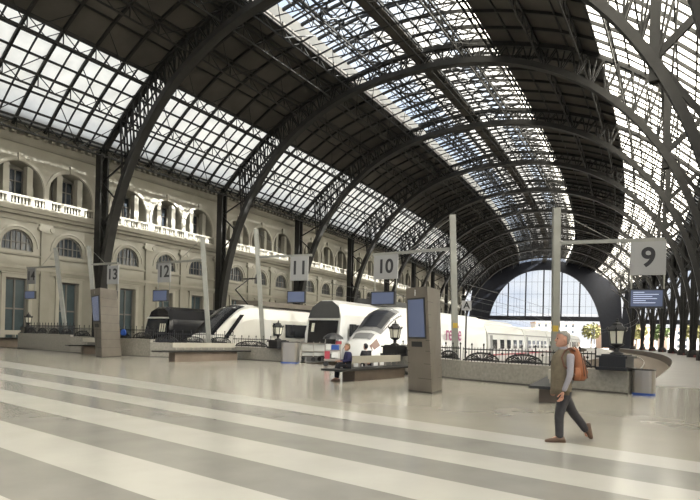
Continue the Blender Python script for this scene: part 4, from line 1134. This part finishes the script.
bb = tag(b.build('backpack', M['blue'], None, False, tuple(c)), 'bright blue bag on the backrest of the bench behind the further kiosk', 'bag')

# ------------------------------------------------------------------ people
def skin_fig(name, joints, edges_, m, parent=None, sub=2, root=0):
    """joints: list of (position, radius)"""
    off = world_loc.get(parent.name, Vector((0, 0, 0))) if parent else Vector((0, 0, 0))
    me = bpy.data.meshes.new(name); me.from_pydata([tuple(Vector(p) - off) for p, r in joints], edges_, [])
    ob = bpy.data.objects.new(name, me); COL.objects.link(ob); me.materials.append(m)
    md = ob.modifiers.new('skin', 'SKIN'); md.use_smooth_shade = True
    lay = me.skin_vertices[0].data if me.skin_vertices else None
    if lay is None:
        bpy.context.view_layer.objects.active = ob
        bm = bmesh.new(); bm.from_mesh(me); bm.verts.layers.skin.verify(); bm.to_mesh(me); bm.free(); lay = me.skin_vertices[0].data
    for k, (p, r) in enumerate(joints):
        rr = r if hasattr(r, '__len__') else (r, r); lay[k].radius = rr; lay[k].use_root = (k == root)
    md2 = ob.modifiers.new('sub', 'SUBSURF'); md2.levels = sub; md2.render_levels = sub
    # realise the modifiers so the object is a plain mesh
    dg = bpy.context.evaluated_depsgraph_get(); new = bpy.data.meshes.new_from_object(ob.evaluated_get(dg)); ob.modifiers.clear(); ob.data = new
    new.materials.clear(); new.materials.append(m)
    if parent: ob.parent = parent; world_loc[ob.name] = off
    return ob
def ellipsoid(mb, c, r, n=16, m_=10, rot=None):
    c = Vector(c); base = len(mb.v); rot = rot or Matrix.Identity(3)
    for i in range(m_ + 1):
        ph = math.pi * i / m_
        for j in range(n):
            t = 2 * math.pi * j / n; p = Vector((r[0] * math.sin(ph) * math.cos(t), r[1] * math.sin(ph) * math.sin(t), r[2] * math.cos(ph)))
            mb.v.append(c + rot @ p)
    for i in range(m_):
        for j in range(n):
            a = base + i * n + j; b = base + i * n + (j + 1) % n; mb.f.append((a, b, b + n, a + n)); mb.mi.append(mb.m)
def head(c, f, t, hair_m, s=1.0, full=True):
    """head centred at c, facing f (unit, horizontal); returns (skin sections mesh)"""
    f = Vector(f).normalized(); sd_ = Vector((-f.y, f.x, 0)); z = Vector((0, 0, 1)); c = Vector(c)
    def p(a, b, h): return c + (f * a + sd_ * b + z * h) * s
    # profile rings: (height, front, back, half width)
    rings = [(-.125, .045, -.035, .045), (-.112, .092, -.045, .05), (-.09, .098, -.07, .06), (-.06, .094, -.085, .066), (-.035, .092, -.094, .070), (-.01, .088, -.1, .073), (.02, .088, -.104, .075), (.05, .092, -.104, .075), (.08, .082, -.095, .070), (.105, .058, -.072, .055), (.12, .02, -.03, .025)]
    mb = MB(); secs = []
    for h, fr_, bk_, w in rings:
        ring = []
        for k in range(20):
            a = 2 * math.pi * k / 20; ca, sa = math.cos(a), math.sin(a)
            x = (fr_ + bk_) / 2 + (fr_ - bk_) / 2 * ca; y = w * sa * (1 if ca < 0 else (1 - .22 * ca * ca))
            if h in (-.01, .02) and .5 < ca < .93 and abs(sa) > .3: x -= .006       # eye sockets
            ring.append(p(x, y, h))
        secs.append(ring)
    mb.loft(secs)
    # nose
    mb.loft([[p(.086, -.008, .025), p(.092, 0, .03), p(.086, .008, .025)], [p(.09, -.012, .0), p(.105, 0, 0), p(.09, .012, .0)], [p(.088, -.019, -.03), p(.122, 0, -.026), p(.088, .019, -.03)], [p(.086, -.012, -.042), p(.1, 0, -.042), p(.086, .012, -.042)]])
    for sg in (-1, 1):                           # ears
        mb.loft([[p(-.005 + .02 * math.cos(a), sg * (.073 + o_), -.01 + .034 * math.sin(a)) for a in [2 * math.pi * k / 8 for k in range(8)]] for o_ in (-.01, .014)])
    hd = mb.build('head', M['skin'], t, True)
    eb = MB()
    for sg in (-1, 1): ellipsoid(eb, p(.083, sg * .03, .006), (.011, .011, .008), 8, 6)
    eb.build('eye', M['eye'], hd)
    lb = MB(); ellipsoid(lb, p(.095, 0, -.068), (.02, .02, .006), 10, 6); lb.build('mouth', M['lips'], hd)
    hb = MB(); secs = []
    for h, fr_, bk_, w in [(-.075, -.055, -.088, .055), (-.05, -.04, -.1, .070), (-.01, -.022, -.11, .078), (.03, -.012, -.113, .080), (.055, .04, -.112, .081), (.085, .078, -.103, .077), (.108, .066, -.082, .063), (.125, .035, -.045, .04), (.131, .0, -.015, .012)]:
        secs.append([p((fr_ + bk_) / 2 + (fr_ - bk_) / 2 * math.cos(a), w * math.sin(a), h) + Vector((random.uniform(-1, 1), random.uniform(-1, 1), random.uniform(-1, 1))) * .004 for a in [2 * math.pi * k / 18 for k in range(18)]])
    hb.loft(secs); hr = hb.build('hair', hair_m, t, True)
    if full:
        br = MB()
        for sg in (-1, 1): br.bar(p(.09, sg * .016, .027), p(.084, sg * .045, .027), .008, .008)
        br.build('eyebrow', hair_m, hd)
    return hd
def hand(parent, wrist, d, palm_n, thumb_dir, s=1.0, curl=.5, m=None):
    """five-fingered hand: wrist point, direction to the fingertips, palm normal, direction the thumb leaves"""
    w = Vector(wrist); d = Vector(d).normalized(); n = Vector(palm_n).normalized(); a = Vector(thumb_dir).normalized()
    J = [(w, .022 * s), (w + d * .04 * s, (.036 * s, .018 * s)), (w + d * .085 * s, (.038 * s, .016 * s))]; E_ = [(0, 1), (1, 2)]
    for k, (L_, off) in enumerate(((.068, .028), (.078, .0095), (.072, -.0095), (.055, -.027))):
        b0 = w + (d * .082 + a * off) * s; j0 = len(J)
        p1 = b0 + d * .02 * s; p2 = p1 + (d * math.cos(curl * .6) + n * math.sin(curl * .6)) * L_ * .5 * s
        p3 = p2 + (d * math.cos(curl * 1.3) + n * math.sin(curl * 1.3)) * L_ * .5 * s
        J += [(p1, .0095 * s), (p2, .0085 * s), (p3, .0075 * s)]; E_ += [(2, j0), (j0, j0 + 1), (j0 + 1, j0 + 2)]
    b0 = w + (d * .03 + a * .026) * s; j0 = len(J)
    J += [(b0, .012 * s), (b0 + (d * .035 + a * .022 + n * .01) * s, .0105 * s), (b0 + (d * .065 + a * .024 + n * .022) * s, .009 * s)]
    E_ += [(1, j0), (j0, j0 + 1), (j0 + 1, j0 + 2)]
    return skin_fig('hand', J, E_, m or M['skin'], parent, 2)
# walking man, built in his own frame: forward f = screen left
g_ = gr(557, 441.5); YM = g_.y
def _ip(v, tab):
    if v <= tab[0][0]: return tab[0][1]
    for k in range(len(tab) - 1):
        if v <= tab[k + 1][0]: return tab[k][1] + (tab[k + 1][1] - tab[k][1]) * (v - tab[k][0]) / (tab[k + 1][0] - tab[k][0])
    return tab[-1][1]
def mp_(px, py, dy=0):
    return at(px + _ip(py, [(343, -4), (394, -4), (418, -2.8), (436, -.3)]), py + _ip(py, [(343, -4.3), (354, -5.3), (366, -5), (394, -3.5), (418, -3), (436, 0)]), YM + dy)
man = thing('person', 'grey haired man in khaki vest striding left with an orange leather backpack', 'person', (g_.x + .12, YM, 0))
fw = Vector((-1, .05, 0)).normalized(); sd2 = Vector((-fw.y, fw.x, 0))   # sd2 points towards the camera side (his left)
if sd2.y > 0: sd2 = -sd2
hip = mp_(567, 394); chest = mp_(566, 366); neck = mp_(568, 354); hd_c = mp_(566.5, 343.5)
# body: one continuous figure (skin coloured core)
kf, af = mp_(560.5, 418), mp_(558.5, 436.5)         # front leg (near side)
kr, ar = mp_(577, 416, .12), mp_(588.5, 430.5, .16)     # rear leg
sh_n = mp_(571, 360) + sd2 * .17; el_n = mp_(569.5, 379) + sd2 * .22; wr_n = mp_(563.5, 394) + sd2 * .2
sh_f = mp_(566, 360) - sd2 * .17; el_f = mp_(566, 379) - sd2 * .22; wr_f = mp_(562, 391) - sd2 * .2
hl, hr_ = hip + sd2 * .085, hip - sd2 * .085
J = [(hip, .11), (mp_(566.5, 380), .115), (chest, .125), (neck, .055), (mp_(567, 349), .052),
     (hl, .085), (kf + sd2 * .07, .055), (af + sd2 * .07, .038), (af + sd2 * .07 + fw * .12 - Vector((0, 0, .035)), .03),
     (hr_, .085), (kr - sd2 * .07, .055), (ar - sd2 * .07, .038), (ar - sd2 * .07 + Vector((.02, 0, -.13)), .03),
     (sh_n, .038), (el_n, .036), (wr_n, .026), (sh_f, .038), (el_f, .036), (wr_f, .026)]
E_ = [(0, 1), (1, 2), (2, 3), (3, 4), (0, 5), (5, 6), (6, 7), (7, 8), (0, 9), (9, 10), (10, 11), (11, 12), (2, 13), (13, 14), (14, 15), (2, 16), (16, 17), (17, 18)]
skin_fig('body', J, E_, M['skin'], man)
head(hd_c, fw, man, M['hair'], 1.02)
b = MB(); ellipsoid(b, hd_c + fw * .055 - Vector((0, 0, .09)), (.036, .04, .034), 14, 8); b.build('beard', M['hair'], man, True)
# trousers
Jt = [(hip + Vector((0, 0, .06)), (.15, .15)), (hip - Vector((0, 0, .04)), (.155, .15)), (hl - Vector((0, 0, .1)), .105), (hl.lerp(kf + sd2 * .07, .55), .092), (kf + sd2 * .07, .078), (kf.lerp(af, .6) + sd2 * .07, .070), (af + sd2 * .07 - Vector((0, 0, .02)), .066),
      (hr_ - Vector((-.02, 0, .1)), .105), (hr_.lerp(kr - sd2 * .07, .55), .092), (kr - sd2 * .07, .078), (kr.lerp(ar, .6) - sd2 * .07, .070), (ar - sd2 * .07 - Vector((-.02, 0, .045)), .062)]
skin_fig('trousers', Jt, [(0, 1), (1, 2), (2, 3), (3, 4), (4, 5), (5, 6), (1, 7), (7, 8), (8, 9), (9, 10), (10, 11)], M['trousers'], man, 2, 1)
# shirt sleeves and collar
for nm, a_, e_, w_ in (('shirt_sleeve', sh_n, el_n, wr_n), ('shirt_sleeve', sh_f, el_f, wr_f)):
    skin_fig(nm, [(a_ + Vector((0, 0, .035)), .07), (a_.lerp(e_, .5), .06), (e_, .052), (e_.lerp(w_, .6), .043), (w_, .038)], [(0, 1), (1, 2), (2, 3), (3, 4)], M['shirt'], man, 2, 0)
b = MB(); b.tube([neck - Vector((0, 0, .03)), neck + Vector((0, 0, .035)) + fw * .01], [.078, .066], 14, False); b.build('collar', M['shirt'], man, True)
# vest
def ring_at(c, a, bw, n=18, tilt=0): return [c + fw * (a * math.cos(2 * math.pi * k / n)) + sd2 * (bw * math.sin(2 * math.pi * k / n)) + Vector((0, 0, tilt * math.cos(2 * math.pi * k / n))) for k in range(n)]
b = MB(); b.loft([ring_at(mp_(564.5, 397.5), .15, .19), ring_at(mp_(565, 391), .155, .185), ring_at(mp_(565, 380), .15, .18), ring_at(mp_(565, 369), .15, .185), ring_at(mp_(566, 361), .14, .18), ring_at(mp_(567, 357), .10, .13), ring_at(mp_(567.5, 354.5), .07, .08)]); b.build('vest', M['khaki'], man, True)
b = MB(); c = mp_(561, 388) + sd2 * .155
b.box(c, (.13, .03, .14)); b.build('vest_pocket', M['khaki'], man)
hand(man, wr_n, (wr_n - el_n) * .6 + Vector((-.02, 0, -.16)), fw, fw * .6 + sd2 * -.5, 1.0, .6)
hand(man, wr_f, (wr_f - el_f), -fw, fw, 1.0, .6)
# shoes
b = MB(); heel = af + sd2 * .07; g0 = Vector((heel.x, heel.y, 0))
b.loft([[g0 + fw * a + sd2 * (w * sy) + Vector((0, 0, z)) for sy, z in ((-1, .0), (1, .0), (1, h * .6), (.6, h), (-.6, h), (-1, h * .6))] for a, w, h in ((-.09, .03, .05), (-.06, .042, .1), (.02, .042, .1), (.1, .05, .07), (.17, .05, .055), (.22, .03, .035))])
b.build('shoe', M['shoe'], man, True)
b = MB(); tA = ar - sd2 * .07; dn = Vector((.18, 0, -.98)).normalized(); up2 = Vector((.98, 0, .18)); tA = tA + Vector((-.0, 0, .03))
b.loft([[tA + dn * a + sd2 * (w * sy) + up2 * z for sy, z in ((-1, .07), (1, .07), (1, .07 - h * .6), (.6, .07 - h), (-.6, .07 - h), (-1, .07 - h * .6))] for a, w, h in ((-.06, .03, .06), (-.03, .042, .11), (.05, .042, .11), (.12, .05, .08), (.17, .05, .06), (.2, .03, .04))])
b.build('shoe', M['shoe'], man, True)
# backpack (his own thing, carried)
bp = thing('backpack', 'orange brown leather backpack on the walking man', 'bag', tuple(mp_(581, 385)))
b = MB(); bc = mp_(581.2, 369)
def rr(c, a, w, n=18): return [c + fw * (a * math.copysign(abs(math.cos(2 * math.pi * k / n)) ** .7, math.cos(2 * math.pi * k / n))) + sd2 * (w * math.copysign(abs(math.sin(2 * math.pi * k / n)) ** .7, math.sin(2 * math.pi * k / n))) for k in range(n)]
b.loft([rr(mp_(582, 384.5), .085, .11), rr(mp_(582.3, 381), .11, .14), rr(mp_(581.5, 372), .105, .15), rr(mp_(579.5, 362), .09, .14), rr(mp_(577.8, 354.5), .055, .10), rr(mp_(577, 352.5), .02, .06)]); b.build('bag_body', M['leather'], bp, True)
b = MB(); b.loft([rr(mp_(587.5, 382.5), .03, .09), rr(mp_(588, 376), .045, .1), rr(mp_(586.5, 370.5), .03, .09)]); b.build('front_pocket', M['leather'], bp, True)
b = MB(); b.loft([rr(mp_(577.5, 384), .045, .02), rr(mp_(578.2, 378), .055, .03), rr(mp_(578, 372), .04, .02)]); 
for k in range(len(b.v)): b.v[k] += sd2 * .15
b.build('side_pocket', M['leather'], bp, True)
b = MB()
for dx in (0, 3): b.bar(mp_(582.5 + dx, 358 + dx) + sd2 * .13, mp_(585 + dx, 380 + dx * .6) + sd2 * .15, .018, .012)
b.tube([mp_(576.5, 353.5), mp_(578.5, 350.6), mp_(580.5, 354)], .01, 6); b.build('buckle_straps', M['leather_dark'], bp)
for sg in (-1, 1):
    b = MB(); pts = [mp_(577, 356) + sd2 * sg * .1, mp_(572, 353.2) + sd2 * sg * .115, mp_(566.5, 355.5) + sd2 * sg * .135, mp_(562.5, 362) + sd2 * sg * .165, mp_(564, 370) + sd2 * sg * .2, mp_(575, 379) + sd2 * sg * .19]
    b.tube(pts, .016, 6); b.build('shoulder_strap', M['leather_dark'], bp)

def seated(px, py_seat, Y, face, coat, hair_m, label, scale=1.0, lean=0):
    c = at(px, py_seat, Y); f_ = Vector(face).normalized(); sd_ = Vector((-f_.y, f_.x, 0)); z = Vector((0, 0, 1)); c.z = .48
    t = thing('person', label, 'person', (c.x, c.y, 0))
    s = scale; hip = c + z * .1; ch = hip + z * .34 * s + f_ * lean; nk = ch + z * .16 * s + f_ * lean * .4; hc = nk + z * .15 * s + f_ * .03
    J = [(hip, .11), (hip + z * .18 * s, .11), (ch, .125), (nk, .05)]; E1 = [(0, 1), (1, 2), (2, 3)]
    for sg in (-1, 1):
        k = len(J); kn = hip + f_ * .42 * s + sd_ * sg * .1; an = Vector((kn.x, kn.y, .09)) + f_ * .02
        J += [(hip + sd_ * sg * .09, .085), (kn, .06), (an, .04), (an + f_ * .12 - z * .04, .03)]; E1 += [(0, k), (k, k + 1), (k + 1, k + 2), (k + 2, k + 3)]
        k = len(J); sh = ch + sd_ * sg * .17 + z * .08; el = sh - z * .26 + f_ * .06 + sd_ * sg * .03; wr = el + f_ * .22 - z * .02 - sd_ * sg * .08
        J += [(sh, .05), (el, .038), (wr, .026)]; E1 += [(2, k), (k, k + 1), (k + 1, k + 2)]
    skin_fig('body', J, E1, M['skin'], t)
    Jc = [(p, (r if hasattr(r, '__len__') else r) * 1.22 + .012) for p, r in J]
    keep = [0, 1, 2]; 
    J2 = [(hip, .14), (hip + z * .2 * s, .14), (ch, .15), (nk - z * .03, .07)]; E2 = [(0, 1), (1, 2), (2, 3)]
    for sg in (-1, 1):
        k = len(J2); sh = ch + sd_ * sg * .17 + z * .08; el = sh - z * .26 + f_ * .06 + sd_ * sg * .03; wr = el + f_ * .2 - z * .02 - sd_ * sg * .07
        J2 += [(sh, .075), (el, .058), (wr, .045)]; E2 += [(2, k), (k, k + 1), (k + 1, k + 2)]
        hand(t, wr + f_ * .02, f_, -z, -sd_ * sg, .95, .5)
    skin_fig('coat', J2, E2, coat, t)
    J3 = [(hip, .135)]; E3 = []
    for sg in (-1, 1):
        k = len(J3); kn = hip + f_ * .42 * s + sd_ * sg * .1; an = Vector((kn.x, kn.y, .1)) + f_ * .02
        J3 += [(hip + sd_ * sg * .09 + f_ * .06, .1), (kn, .075), (an, .055)]; E3 += [(0, k), (k, k + 1), (k + 1, k + 2)]
        b = MB(); a0 = Vector((an.x, an.y, 0)); b.loft([[a0 + f_ * a + sd_ * (w * y_) + z * h_ for y_, h_ in ((-1, 0), (1, 0), (.7, h), (-.7, h))] for a, w, h in ((-.08, .04, .09), (.05, .045, .09), (.17, .035, .04))]); b.build('shoe', M['shoe'], t)
    skin_fig('trousers', J3, E3, M['black_cloth'], t)
    head(hc, f_, t, hair_m, 1.0, False)
    return t
seated(348.3, 367, 20.5, (-.92, -.35, 0), M['navy'], M['hair_brown'], 'person in a dark navy coat seated on the near end of the bench', .95, .02)
seated(367, 367, 22.8, (-.45, .9, 0), M['black_cloth'], M['black_cloth'], 'person in a black coat seated with their back to us on the bench', .95, .1)

# ------------------------------------------------------------------ beyond the hall
rnd = random.Random(3)
def building(i, q, w, d, h, m, label):
    c = P(i, q, -1); rz = th_of(i); t = thing('building', label, 'building', tuple(c), 'buildings outside the hall')
    b = MB(); b.box(c + Vector((0, 0, h / 2)), (w, d, h), rz); wl2 = b.build('walls', m, t)
    b = MB(); b.box(c + Vector((0, 0, h + .3)), (w + .8, d + .8, .6), rz); b.build('roof', M['bld2'], t)
    u = Vector((math.cos(rz), math.sin(rz), 0)); v = Vector((-u.y, u.x, 0)); fl_ = int(h / 3.2); nw = min(int(w / 3.2), 8)
    for a in range(nw):
        for k in range(min(fl_, 6)):
            b = MB(); b.box(c + u * (-w / 2 + w * (a + .5) / nw) - v * (d / 2 + .02) + Vector((0, 0, 2 + k * 3.2)), (1.3, .12, 1.6), rz); b.build('window', M['dark_glass'], wl2)
building(17.5, -3, 26, 12, 9, M['bld1'], 'low pale building beyond the end screen, left of the post for platform 9')
building(19, 26, 22, 12, 13, M['bld1'], 'pale building beyond the end screen, right of the post for platform 9')
building(17, 52, 24, 12, 11, M['bld2'], 'brick coloured building beyond the hall, behind sign 9')
building(17, 80, 20, 12, 10, M['bld1'], 'pale low building outside, behind the red footed columns')
def tree(i, q, h, m, label):
    c = P(i, q, -1); t = thing('tree', label, 'tree', tuple(c), 'trees outside the hall')
    b = MB(); b.tube([c, c + Vector((.2, 0, h * .35)), c + Vector((0, .3, h * .6))], [.35, .25, .12], 8); b.build('trunk', M['bark'], t)
    b = MB(); rr_ = random.Random(int(q * 10))
    for k in range(420):
        a = rr_.uniform(0, 6.28); ph = math.acos(rr_.uniform(-.9, 1)); r = h * .34 * rr_.uniform(.55, 1); p = c + Vector((math.sin(ph) * math.cos(a) * r, math.sin(ph) * math.sin(a) * r, h * .66 + math.cos(ph) * r * .95))
        e1 = Vector((rr_.uniform(-1, 1), rr_.uniform(-1, 1), rr_.uniform(-1, 1))).normalized() * h * .055; e2 = e1.cross(Vector((rr_.uniform(-1, 1), .3, rr_.uniform(-1, 1)))).normalized() * h * .045
        b.q(p - e1, p + e2, p + e1, p - e2)
    b.build('foliage', m, t, fix=False)
for i, q, h, m, lb in ((13.6, 22, 11, 'leaf_y', 'yellow green tree just outside the right foot of the end screen'), (13.4, 38, 12, 'leaf_y', 'yellow tree outside, left of the screen under sign 9'), (13.5, 47, 11, 'leaf', 'green tree outside, behind the screen under sign 9'), (13.3, 58, 12, 'leaf_y', 'yellow tree outside, between the red footed columns'), (14.4, -10, 7, 'leaf', 'small green tree outside, beyond the last coaches')):
    tree(i, q, h, M[m], lb)
# overhead line masts beyond the screen
for k, (i, q) in enumerate(((12.4, 11), (12.9, 21), (14.5, 4.5), (14.6, 15))):
    c = P(i, q, -1); t = thing('catenary_mast', 'x', 'mast', tuple(c), 'overhead line masts outside the hall'); t['label'] = 'steel overhead line mast outside the end screen, %s from the hall' % NUM[k]
    b = MB(); b.bar(c, c + Vector((0, 0, 8.5)), .25); b.build('mast', M['steel'], t)
    b = MB(); b.bar(c + Vector((0, 0, 7.6)), P(i, q - 3.2, 6.6), .1); b.bar(c + Vector((0, 0, 6.2)), P(i, q - 3.2, 6.4), .08); b.build('bracket', M['steel'], t)
# contact wires
for nm, qc in (('wire over the track of the high speed train', 7.35), ('wire over the commuter train', 1.75), ('wire over the regional train', -3.6), ('wire over the empty track beside platform nine', 18.6)):
    b = MB(); k = 1.4
    while k < 12.2:
        b.bar(P(k, qc, 5.2), P(k + .4, qc, 5.2), .03); b.bar(P(k, qc, 6.1), P(k + .4, qc, 6.1), .03); b.bar(P(k, qc, 5.2), P(k, qc, 6.1), .02); k += .4
    tag(b.build('overhead_wire', M['iron'], fix=False), 'thin black overhead ' + nm, 'wire', 'overhead wires')
